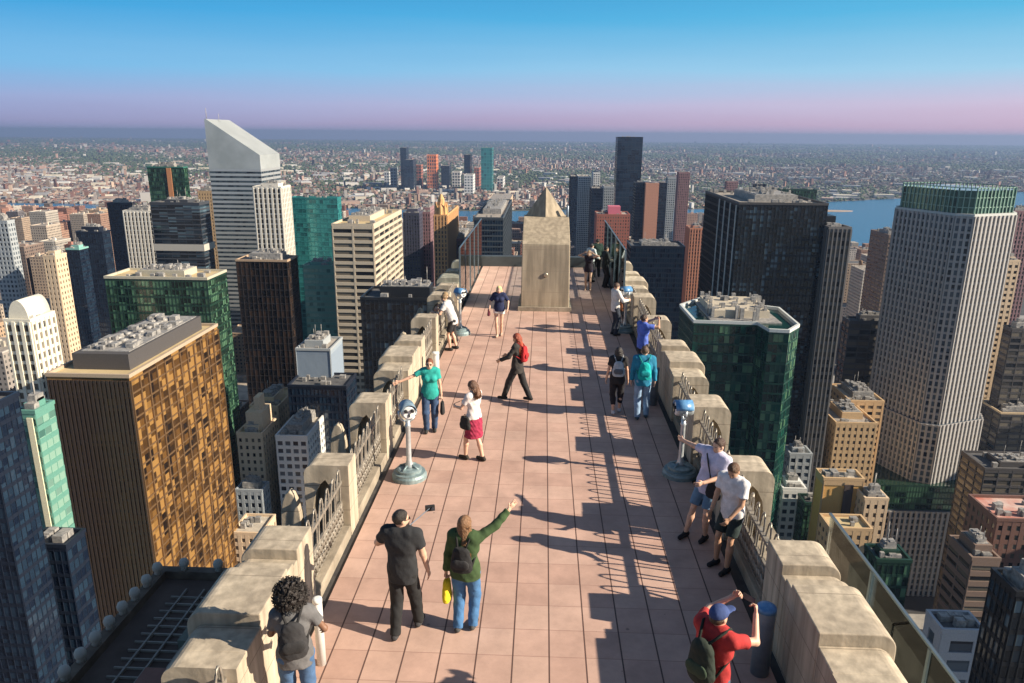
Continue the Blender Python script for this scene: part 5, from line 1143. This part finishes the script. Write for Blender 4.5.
# ---- far end
person('blonde woman in black shorts with hands at her head near the far end', *fq(588, 290), pi-.3, 1.68, 'light', topc=(.03, .02, .03), bottom='mini', botc=(.03, .02, .05), hair='midlong', hairc=(.50, .33, .17), female=True, rh=(.20, .12, 1.60), lh=(-.20, .12, 1.60), sleeve='none', res=.018, shoec=(.3, .2, .15), rpole=(1, 0, -.2), lpole=(-1, 0, -.2))
person('person in white shirt at the far end behind the right glass screen', 2.15, 32.4, -.9, 1.72, 'light', topc=(.60, .62, .60), sleeve='long', botc=(.02, .02, .025), hair='short', hairc=(.03, .02, .02), rh=(.18, .30, 1.05), res=.018, loose=1.5)
person('man in dark clothes at the far end beside the right glass screen', 2.68, 31.2, -1.3, 1.78, 'tan', topc=(.02, .025, .025), sleeve='long', botc=(.02, .02, .025), hair='short', hairc=(.02, .015, .012), rh=(.2, .3, 1.1), lh=(-.2, .3, 1.1), res=.018, loose=1.6)
person('man in dark green jacket looking out at the far end right of pedestal', 2.5, 33.6, 0.2, 1.76, 'light', topc=(.02, .04, .03), sleeve='long', botc=(.02, .02, .025), hair='short', hairc=(.03, .02, .015), res=.018, loose=1.6)
# ================================================================== other city buildings
FR = random.Random(5)
W2, H2 = 512, 342
occ = np.zeros((H2, W2), bool)
def mark_rect(x0, x1, y0, y1, write):
    a, c, t, bt = int(max(0, x0/2)), int(min(W2, x1/2+1)), int(max(0, y0/2)), int(min(H2, y1/2+1))
    if a >= c or t >= bt: return 0
    s = occ[t:bt, a:c]; n = int((~s).sum())
    if write: s[:] = True
    return n
for yy in range(H2):
    y = yy*2
    if y > 300:
        a = int((475-(y-300)*.72)/2); c = int((628+(y-300)*.80)/2); occ[yy, max(0, a):min(W2, c)] = True
    elif y > 250: occ[yy, 240:312] = True
cands = []
def lots():
    for bi in range(-34, 34):
        xb = bi*82.0+20
        by = 90.0
        while by < 2500:
            bl = 130 if by < 700 else 200
            yy = by
            while yy < by+bl-20:
                w = FR.uniform(20, 42); d = FR.uniform(18, 38)
                for half in (0, 1):
                    x0 = xb+half*32+FR.uniform(0, 3); x1 = x0+FR.uniform(22, 29)
                    yield x0, x1, yy, yy+d-1.5
                yy += d
            by += bl+24
PALW = [(0.50, 0.36, 0.24), (0.58, 0.44, 0.32), (0.40, 0.20, 0.14), (0.33, 0.15, 0.11), (0.62, 0.52, 0.42), (0.45, 0.27, 0.19), (0.30, 0.22, 0.18), (0.55, 0.50, 0.46), (0.22, 0.20, 0.21), (0.66, 0.60, 0.52), (0.56, 0.36, 0.28)]
NAMEW = ['tan', 'sandy', 'red brick', 'dark brick', 'cream', 'brown brick', 'dark brown', 'grey', 'charcoal', 'off-white', 'salmon']
for x0, x1, y0, y1 in lots():
    cx = (x0+x1)/2
    if abs(cx) > .82*y0+60 or (-45 < cx < 60 and y0 < 330): continue
    nb = 2350 if cx < -700 else (1720 if cx > -250 else 1720+(-cx-250)/450*630)
    if y0 > nb-20: continue
    if any(a-6 < x1 and c+6 > x0 and e-6 < y1 and f+6 > y0 for a, c, e, f in SOL): continue
    if y0 < 320: h = FR.uniform(25, 75)
    elif y0 < 700: h = FR.uniform(30, 95) if FR.random() < .8 else FR.uniform(90, 130)
    else: h = FR.uniform(18, 70) if FR.random() < .66 else FR.uniform(70, 135)
    if y0 > 1300: h *= .8
    pa = pr(x0, y0, GZ+h); pb = pr(x1, y0, GZ+h); pc = pr(x0 if cx > 0 else x1, y1, GZ+h)
    xa, xb_ = min(pa[0], pb[0], pc[0]), max(pa[0], pb[0], pc[0])
    if xb_ < -25 or xa > 1049: continue
    need = 200+FR.uniform(0, 26)
    if xb_ > 815: need = max(need, 248)
    elif xb_ > 392 and xa < 560: need = max(need, 222)
    elif xb_ > 392: need = max(need, 212)
    for (a, c, yt, ybm, YY, _) in ZB:
        if YY > y0-2 and xb_ > a-3 and xa < c+3: need = max(need, ybm)
    ok = True
    while min(pa[1], pb[1]) < need:
        h -= 6
        if h < 14: ok = False; break
        pa = pr(x0, y0, GZ+h); pb = pr(x1, y0, GZ+h)
    if ok: cands.append([y0, x0, x1, y1, h])
items = [(z[4], 'm', z) for z in ZB]+[(c[0], 'c', c) for c in cands]
items.sort(key=lambda t: t[0])
vis = []
for Y0, k, it in items:
    if k == 'm':
        mark_rect(it[0], it[1], it[2]+6, 683, True)
    else:
        y0, x0, x1, y1, h = it
        q = [pr(x, y, GZ+h) for x, y in ((x0, y0), (x1, y0), (x0, y1), (x1, y1))]; g = [pr(x0, y0, GZ), pr(x1, y0, GZ)]
        xa, xb_ = min(p[0] for p in q), max(p[0] for p in q); ya = min(p[1] for p in q)
        n = mark_rect(xa, xb_, ya, max(g[0][1], g[1][1]), False)
        fa, fb = sorted((q[0][0], q[1][0])); mark_rect(fa+1, fb-1, max(q[0][1], q[1][1]), max(g[0][1], g[1][1]), True)
        if n > 1: vis.append((n, it))
vis.sort(key=lambda t: -t[0])
print('candidate city blocks', len(cands), 'visible', len(vis))
chosen = vis[:300]; rest = [v[1] for v in vis[300:]]
LM = [((a+c)/2, lab, Y, yt, ybm) for (a, c, yt, ybm, Y, lab) in ZB if lab != 'x']
SHORT = [('bronze tower', 88, 378), ('green block', 166, 290), ('white crowned tower', 30, 330), ('slant topped tower', 240, 200), ('bright teal tower', 315, 230), ('beige slab', 365, 300),
         ('ornate orange tower', 446, 240), ('stone pedestal', 545, 240), ('black slab tower', 630, 190), ('red brick block', 613, 230), ('huge black tower', 780, 260), ('cut cornered tower', 940, 330), ('green chamfered tower', 740, 390), ('tan office block', 850, 430),
         ('black banded tower', 175, 230), ('white ribbed tower', 137, 235), ('left picture edge', 0, 260), ('right picture edge', 1024, 420), ('mustard building', 850, 500), ('cream terraced block', 255, 450), ('navy glass tower', 90, 260)]
nth = ['', 'second ', 'third ', 'fourth ', 'fifth ', 'sixth ', 'seventh ', 'eighth ', 'ninth ', 'tenth ', 'eleventh ', 'twelfth ', 'thirteenth ', 'fourteenth ', 'fifteenth ', 'sixteenth ']
keys = {}
for n, it in sorted(chosen, key=lambda t: t[1][0]):
    y0, x0, x1, y1, h = it; ci = FR.randrange(len(PALW)); form = FR.choice(['flat', 'tank', 'stepped', 'penthouse', 'flat'])
    px, py = pr((x0+x1)/2, y0, GZ+h)
    lm = min(SHORT, key=lambda s: abs(s[1]-px)+1.2*abs(s[2]-py))
    rel = ('left of' if px < lm[1]-14 else 'right of' if px > lm[1]+14 else ('above' if py < lm[2] else 'below'))
    ht = 'low' if h < 40 else 'mid-rise' if h < 75 else 'tall'
    key = (ht, NAMEW[ci], form, rel, lm[0]); k = keys.get(key, 0); keys[key] = k+1
    word = {'flat': 'flat roofed', 'tank': 'tank topped', 'stepped': 'stepped', 'penthouse': 'roof housed'}[form]
    label = '%s%s %s %s building %s the %s' % (nth[min(k, 15)], ht, word, NAMEW[ci], rel, lm[0])
    og = ((x0+x1)/2, (y0+y1)/2, GZ); tq = FR.uniform(.5, .85); tone = tuple(c*tq for c in PALW[ci]); z = GZ+h
    o = empty('city_building', og, label=label, cat='building', group='city buildings between the named towers')
    b = MB(); b.ubox(x0, x1, y0, y1, GZ, z, FR.uniform(2.6, 3.6), FR.uniform(3.2, 3.8), FR.randrange(99))
    if form == 'stepped':
        b.ubox(x0+4, x1-4, y0+5, y1-4, z, z+FR.uniform(6, 14), 3, 3.5, 3)
    b.build('wall', M['masonry'], o, og, tone=tone)
    b = MB(); t = .5
    b.box(x0-.2, x1+.2, y0-.2, y0+t, z-.02, z+1); b.box(x0-.2, x1+.2, y1-t, y1+.2, z-.02, z+1); b.box(x0-.2, x0+t, y0+t+.01, y1-t-.01, z-.02, z+1); b.box(x1-t, x1+.2, y0+t+.01, y1-t-.01, z-.02, z+1)
    b.build('parapet', plain([c*.8 for c in PALW[ci]], .85), o, og)
    if form != 'stepped':
        b = MB(); b.box(x0+t, x1-t, y0+t, y1-t, z-.3, z+.12); b.build('roof', M[FR.choice(['roof_gravel', 'roof_dark', 'roof_pale', 'roof_gravel'])], o, og)
    if form == 'tank':
        tx, ty = FR.uniform(x0+5, x1-5), FR.uniform(y0+5, y1-5); b = MB()
        b.lathe([(2.0, 3.5), (2.0, 7.2), (.1, 9)], 12, (tx, ty, z)); w = b.build('water_tank', M['wood'], o, og)
        b = MB()
        for sx in (-1.3, 1.3):
            for sy in (-1.3, 1.3): b.box(tx+sx-.15, tx+sx+.15, ty+sy-.15, ty+sy+.15, z+.1, z+3.5)
        b.build('tank_stand', M['unit'], w, og)
    if form in ('penthouse', 'flat', 'tank'):
        for q in range(FR.randint(1, 4)):
            s = FR.uniform(2, 7 if form == 'penthouse' else 4); ux = FR.uniform(x0+1, max(x0+1.1, x1-s-1)); uy = FR.uniform(y0+1, max(y0+1.1, y1-s-1))
            if form == 'tank' and abs(ux+s/2-tx) < 5 and abs(uy+s/2-ty) < 5: continue
            b = MB(); b.box(ux, ux+s, uy, uy+s*.8, z+.1, z+FR.uniform(1.2, 4.5)); b.build('roof_house', FR.choice([M['unit'], M['roof_pale'], plain(PALW[ci], .85)]), o, og)

# ------------------------------------------------------------------ the far city as one mass
rs = np.random.RandomState(3)
def boxes_np(x, y, w, d, h, ang, z0):
    n = len(x); c, s = np.cos(ang), np.sin(ang); V = np.zeros((n, 8, 3), np.float32)
    for k, (sx, sy) in enumerate(((-1, -1), (1, -1), (1, 1), (-1, 1))):
        lx, ly = sx*w/2, sy*d/2
        for t in (0, 1):
            V[:, k+4*t, 0] = x+lx*c-ly*s; V[:, k+4*t, 1] = y+lx*s+ly*c; V[:, k+4*t, 2] = z0+(h if t else 0)
    Q = np.array([(0, 1, 5, 4), (1, 2, 6, 5), (2, 3, 7, 6), (3, 0, 4, 7), (4, 5, 6, 7)])
    Fq = (np.arange(n)[:, None, None]*8+Q[None]).reshape(-1, 4)
    return V.reshape(-1, 3), Fq
def far_bank(x): return np.interp(x, [-6000, -1500, -300, 500, 900, 2500, 6000], [2900, 2650, 2600, 2720, 2950, 3900, 5400])
def near_bank(x): return np.interp(x, [-6000, -700, -250, 900, 1500, 6000], [2400, 2370, 1745, 1745, 1790, 3900])
n = 100000
u = rs.rand(n); Yd = 2600*np.exp(u*np.log(25500/2600)); Xd = (rs.rand(n)*2-1)*(.78*Yd+100)
sc = np.clip(Yd/4500, 1, 4.2)
cl = np.sin(Xd/410+1.3)*np.cos(Yd/520)+np.sin(Xd/1300+Yd/900)
keep = (Yd > far_bank(Xd)+30) & (rs.rand(n) < np.clip(.58+.42*cl, .03, 1)*np.clip(1.5-Yd/11000, .12, 1))
Xd, Yd, sc = Xd[keep], Yd[keep], sc[keep]; n = len(Xd)
big = rs.rand(n) < .05
w = rs.uniform(6, 15, n)*sc; d = rs.uniform(8, 20, n)*sc; h = rs.uniform(5, 11, n)*np.sqrt(sc)
w[big] *= 2.3; d[big] *= 1.8; tall = rs.rand(n) < .03; h[tall] *= 3.4
ang = np.where(Xd < 0, .42, -.3)+rs.choice([0, .6, 1.1], n)*(rs.rand(n) < .3)
V, Q = boxes_np(Xd, Yd, w, d, h, ang, GZ)
pal = np.array([(0.70, 0.68, 0.64), (0.42, 0.22, 0.16), (0.55, 0.42, 0.32), (0.33, 0.30, 0.28), (0.30, 0.16, 0.13), (0.8, 0.78, 0.74), (0.46, 0.40, 0.36), (0.60, 0.40, 0.32)])
pp = rs.choice(len(pal), n, p=[.12, .17, .16, .14, .12, .06, .13, .10])
tn = pal[pp]*rs.uniform(.25, .85, (n, 1)); tn = np.clip(tn, 0, .85)
tn = np.concatenate([tn, np.ones((n, 1))], 1); tn = np.repeat(tn, 20, 0)
fm_, nt, bb = newmat('far_walls'); at = N(nt, 'ShaderNodeAttribute'); at.attribute_name = 'tone'; nt.links.new(at.outputs['Color'], bb.inputs['Base Color']); bb.inputs['Roughness'].default_value = .8
o = from_np('distant_buildings', V, Q, fm_, smooth=False, tone=tn)
tag(o, 'mass of low rooftops spreading to the horizon beyond the river', 'distant buildings', kind='stuff')
if rest:
    A = np.array(rest); n = len(A)
    V, Q = boxes_np((A[:, 1]+A[:, 2])/2, (A[:, 0]+A[:, 3])/2, A[:, 2]-A[:, 1], A[:, 3]-A[:, 0], A[:, 4], np.zeros(n), GZ)
    tn = np.array(PALW)[rs.choice(len(PALW), n)]*rs.uniform(.5, .8, (n, 1)); tn = np.repeat(np.concatenate([tn, np.ones((n, 1))], 1), 20, 0)
    # UVs in bays and floors so that the walls carry windows
    me_o = from_np('packed_buildings', V, Q, M['masonry'], smooth=False, tone=tn); me = me_o.data
    uvl = me.uv_layers.new(name='UVMap'); uvs = np.zeros((n, 5, 4, 2), np.float32)
    W_ = np.maximum(1, np.round((A[:, 2]-A[:, 1])/3)); D_ = np.maximum(1, np.round((A[:, 3]-A[:, 0])/3)); Hn = A[:, 4]/3.5
    for k, L in enumerate((W_, D_, W_, D_)):
        o_ = np.arange(n)*7+k*50
        for j, (a, c) in enumerate(((0, 0), (1, 0), (1, 1), (0, 1))): uvs[:, k, j, 0] = o_+a*L; uvs[:, k, j, 1] = 1+c*Hn
    uvs[:, 4, :, 1] = -1; uvl.data.foreach_set('uv', uvs.ravel())
    tag(me_o, 'packed smaller city buildings between the towers and the river', 'packed buildings', kind='stuff')
# big pale warehouse roofs near the far bank
n = 900; Yw = rs.uniform(2620, 6500, n); Xw = rs.uniform(-1, 1, n)*Yw*.75; kk = (Yw > far_bank(Xw)+60) & (np.sin(Xw/260)*np.sin(Yw/330+1) > -.1); Xw, Yw = Xw[kk], Yw[kk]; n = len(Xw)
V, Q = boxes_np(Xw, Yw, rs.uniform(25, 95, n), rs.uniform(20, 60, n), rs.uniform(7, 16, n), np.where(Xw < 0, .42, -.3), GZ)
tw = np.array([(.75, .74, .70), (.6, .58, .54), (.42, .30, .24), (.35, .36, .38), (.68, .62, .50)])[rs.choice(5, n)]*rs.uniform(.7, 1.05, (n, 1)); tw = np.repeat(np.concatenate([tw, np.ones((n, 1))], 1), 20, 0)
tag(from_np('distant_warehouses', V, Q, fm_, smooth=False, tone=tw), 'scattered wide pale warehouse roofs beyond the river', 'distant warehouses', kind='stuff')
# trees in the far districts
n = 70000
u = rs.rand(n); Yd = 2600*np.exp(u*np.log(24000/2600)); Xd = (rs.rand(n)*2-1)*(.78*Yd+100)
cl = np.sin(Xd/410+1.3)*np.cos(Yd/520)+np.sin(Xd/1300+Yd/900)
keep = (Yd > far_bank(Xd)+12) & (rs.rand(n) < np.clip(.55-.5*cl, .12, 1)); Xd, Yd = Xd[keep], Yd[keep]; n = len(Xd)
r_ = rs.uniform(5, 10, n)*np.clip(Yd/3600, 1, 4); base = np.array([(1, 0, .35), (.5, .86, .3), (-.5, .86, .4), (-1, 0, .3), (-.5, -.86, .35), (.5, -.86, .3), (.15, .1, 1.0), (0, 0, 0)])
V = base[None]*r_[:, None, None]*rs.uniform(.75, 1.25, (n, 8, 1)); V[:, :, 2] *= .9; V[:, :, 0] += Xd[:, None]; V[:, :, 1] += Yd[:, None]; V[:, :, 2] += GZ+1
T3 = np.array([(k, (k+1) % 6, 6) for k in range(6)]+[((k+1) % 6, k, 7) for k in range(6)])
Q = (np.arange(n)[:, None, None]*8+T3[None]).reshape(-1, 3)
o = from_np('distant_trees', V.reshape(-1, 3), Q, noisy('far_foliage', (0.035, 0.06, 0.03), (0.08, 0.11, 0.05), .02, .95), smooth=True)
tag(o, 'dark green trees scattered among the far rooftops', 'distant trees', kind='stuff')

# ------------------------------------------------------------------ ground, streets, river
def ground_mat():
    m, nt, b = newmat('city_ground'); tc = N(nt, 'ShaderNodeTexCoord')
    n1 = N(nt, 'ShaderNodeTexNoise'); n1.inputs['Scale'].default_value = .0011; n1.inputs['Detail'].default_value = 9; nt.links.new(tc.outputs['Object'], n1.inputs['Vector'])
    c1 = N(nt, 'ShaderNodeValToRGB'); e = c1.color_ramp.elements; e[0].position = .38; e[0].color = (.045, .06, .035, 1); e[1].position = .62; e[1].color = (.20, .16, .13, 1); q = e.new(.5); q.color = (.11, .095, .08, 1)
    nt.links.new(n1.outputs['Fac'], c1.inputs['Fac'])
    n2 = N(nt, 'ShaderNodeTexNoise'); n2.inputs['Scale'].default_value = .012; n2.inputs['Detail'].default_value = 6; nt.links.new(tc.outputs['Object'], n2.inputs['Vector'])
    mp = N(nt, 'ShaderNodeMapRange'); mp.inputs[1].default_value = .3; mp.inputs[2].default_value = .7; mp.inputs[3].default_value = .5; mp.inputs[4].default_value = 1.5; nt.links.new(n2.outputs['Fac'], mp.inputs[0])
    vm = N(nt, 'ShaderNodeVectorMath', operation='SCALE'); nt.links.new(c1.outputs['Color'], vm.inputs[0]); nt.links.new(mp.outputs[0], vm.inputs['Scale'])
    nt.links.new(vm.outputs[0], b.inputs['Base Color']); b.inputs['Roughness'].default_value = .95; return m
b = MB(); R_ = 27500.0; b.quad([(-R_, -R_, GZ), (R_, -R_, GZ), (R_, R_, GZ), (-R_, R_, GZ)]); tag(b.build('ground', ground_mat()), kind='structure')
# asphalt of the island
xs = np.linspace(-6000, 6000, 60)
b = MB()
for i in range(59):
    b.quad([(xs[i], -400, GZ+.3), (xs[i+1], -400, GZ+.3), (xs[i+1], float(near_bank(xs[i+1])), GZ+.3), (xs[i], float(near_bank(xs[i])), GZ+.3)])
tag(b.build('road', noisy('asphalt', (0.04, 0.04, 0.042), (0.065, 0.064, 0.062), .05, .9)), kind='structure')
pv = MB()
for bi in range(-14, 14):
    xb = bi*82.0+20; by = 90.0
    while by < 1100:
        bl = 130 if by < 700 else 200; pv.box(xb-4, xb+66, by-3, by+bl-2, GZ+.3, GZ+.45); by += bl+24
tag(pv.build('pavement', noisy('pavement_concrete', (0.22, 0.21, 0.20), (0.32, 0.31, 0.29), .2, .9)), kind='structure')
wm, nt, bb = newmat('river_water'); bb.inputs['Base Color'].default_value = (0.015, 0.10, 0.20, 1); bb.inputs['Roughness'].default_value = .25
tc = N(nt, 'ShaderNodeTexCoord'); nn = N(nt, 'ShaderNodeTexNoise'); nn.inputs['Scale'].default_value = .05; nn.inputs['Detail'].default_value = 6; nt.links.new(tc.outputs['Object'], nn.inputs['Vector'])
bp = N(nt, 'ShaderNodeBump'); bp.inputs['Strength'].default_value = .6; bp.inputs['Distance'].default_value = 1.5; nt.links.new(nn.outputs['Fac'], bp.inputs['Height']); nt.links.new(bp.outputs['Normal'], bb.inputs['Normal'])
b = MB(); xs = np.linspace(-6000, 6000, 121); wob = lambda x: 25*sin(x/170)+12*sin(x/57)
for i in range(120):
    a, c = float(xs[i]), float(xs[i+1])
    b.quad([(a, float(near_bank(a)), GZ+.7), (c, float(near_bank(c)), GZ+.7), (c, float(far_bank(c))+wob(c), GZ+.7), (a, float(far_bank(a))+wob(a), GZ+.7)])
tag(b.build('river', wm), kind='structure')
# sandy spit in the river at the right
b = MB(); pts = []
for k in range(28):
    a = 2*pi*k/28; rx = 175*(1+.12*sin(3*a)); ry = 40*(1+.2*sin(2*a+1)); pts.append((935+rx*cos(a), 2740+ry*sin(a)))
b.prism(pts, 'z', GZ+.5, GZ+2.2); tag(b.build('sand_spit', noisy('sand', (.36, .26, .19), (.48, .36, .27), .02, .95)), kind='structure')

# ------------------------------------------------------------------ air
hm = bpy.data.materials.new('air'); hm.use_nodes = True; nt = hm.node_tree; nt.nodes.clear()
out = N(nt, 'ShaderNodeOutputMaterial'); vp = N(nt, 'ShaderNodeVolumePrincipled'); vp.inputs['Color'].default_value = HAZEC
vp.inputs['Density'].default_value = HAZE; vp.inputs['Anisotropy'].default_value = 0.2; nt.links.new(vp.outputs[0], out.inputs['Volume'])
b = MB(); b.box(-28000, 28000, -28000, 28000, GZ-1, 60, True); h = b.build('haze', hm); tag(h, kind='stuff', label='thin blue haze over the far city', cat='haze')

# ------------------------------------------------------------------ sky and sun
SEL = radians(27.5); SAZ = radians(12.0)      # the sun stands over the right-hand side, a little behind the viewer
tosun = (cos(SEL)*cos(SAZ), -cos(SEL)*sin(SAZ), sin(SEL))
w = bpy.data.worlds.new('World'); S.world = w; w.use_nodes = True; nt = w.node_tree; bg = nt.nodes['Background']
sky = N(nt, 'ShaderNodeTexSky'); sky.sky_type = 'NISHITA'; sky.sun_disc = False; sky.sun_elevation = SEL; sky.sun_rotation = math.atan2(tosun[0], tosun[1]); sky.altitude = 250; sky.air_density = 1.2; sky.dust_density = .6; sky.ozone_density = 2.0
tc = N(nt, 'ShaderNodeTexCoord'); sp = N(nt, 'ShaderNodeSeparateXYZ'); nt.links.new(tc.outputs['Generated'], sp.inputs[0])
cr = N(nt, 'ShaderNodeValToRGB'); e = cr.color_ramp.elements
sm = N(nt, 'ShaderNodeMapping'); sm.inputs['Scale'].default_value = (1.2, 1.2, 16); nt.links.new(tc.outputs['Generated'], sm.inputs[0]); sn = N(nt, 'ShaderNodeTexNoise'); sn.inputs['Scale'].default_value = 2.2; sn.inputs['Detail'].default_value = 4; nt.links.new(sm.outputs[0], sn.inputs['Vector'])
mz = N(nt, 'ShaderNodeMapRange'); mz.inputs[1].default_value = -0.01; mz.inputs[2].default_value = 0.24; nt.links.new(mathn(nt, 'ADD', sp.outputs[2], mathn(nt, 'MULTIPLY_ADD', sn.outputs['Fac'], .022, -.011)), mz.inputs[0]); nt.links.new(mz.outputs[0], cr.inputs['Fac'])
SKYC = SKYRAMP
e[0].position, e[0].color = SKYC[0][0], rgb(SKYC[0][1]); e[1].position, e[1].color = SKYC[-1][0], rgb(SKYC[-1][1])
for p, c in SKYC[1:-1]: x = e.new(p); x.color = rgb(c)
# warmer and brighter towards the sun side
wr_ = N(nt, 'ShaderNodeMapRange'); wr_.inputs[1].default_value = -.6; wr_.inputs[2].default_value = .7; nt.links.new(sp.outputs[0], wr_.inputs[0])
wc = N(nt, 'ShaderNodeMix', data_type='RGBA'); nt.links.new(wr_.outputs[0], wc.inputs['Factor']); wc.inputs[6].default_value = (.72, .84, .98, 1); wc.inputs[7].default_value = (1.45, 1.12, 1.02, 1)
mu = N(nt, 'ShaderNodeMix', data_type='RGBA', blend_type='MULTIPLY'); mu.inputs['Factor'].default_value = 1; nt.links.new(cr.outputs[0], mu.inputs[6]); nt.links.new(wc.outputs[2], mu.inputs[7])
ks = N(nt, 'ShaderNodeVectorMath', operation='SCALE'); nt.links.new(mu.outputs[2], ks.inputs[0]); ks.inputs['Scale'].default_value = SKYK
fz = N(nt, 'ShaderNodeMapRange'); fz.interpolation_type = 'SMOOTHSTEP'; fz.inputs[1].default_value = .17; fz.inputs[2].default_value = .27; nt.links.new(sp.outputs[2], fz.inputs[0])
mx = N(nt, 'ShaderNodeMix', data_type='RGBA'); nt.links.new(fz.outputs[0], mx.inputs['Factor']); nt.links.new(ks.outputs[0], mx.inputs[6]); nt.links.new(sky.outputs[0], mx.inputs[7])
nt.links.new(mx.outputs[2], bg.inputs['Color']); bg.inputs['Strength'].default_value = 0.05
from mathutils import Vector, Matrix
sl = bpy.data.lights.new('sun', 'SUN'); sl.energy = SUNE; sl.angle = radians(.5); sl.color = (1.0, .86, .68)
so = bpy.data.objects.new('sun', sl); COL.objects.link(so); so.rotation_euler = Vector([-c for c in tosun]).to_track_quat('-Z', 'Y').to_euler(); so.location = (40, -10, 60)

cam = bpy.data.cameras.new('camera'); cam.sensor_width = 36; cam.lens = F/1024*36; cam.clip_start = .2; cam.clip_end = 200000
co = bpy.data.objects.new('camera', cam); COL.objects.link(co)
co.matrix_world = Matrix(((RT[0], UP[0], -FW[0], 0), (RT[1], UP[1], -FW[1], 0), (RT[2], UP[2], -FW[2], CH), (0, 0, 0, 1)))
S.camera = co
vs = S.view_settings; vs.view_transform = 'Standard'; vs.look = 'None'; vs.exposure = EXPO; vs.gamma = 1.0
cy = S.cycles; cy.use_denoising = True; cy.max_bounces = 6; cy.transparent_max_bounces = 12; cy.volume_bounces = 0; cy.diffuse_bounces = 3
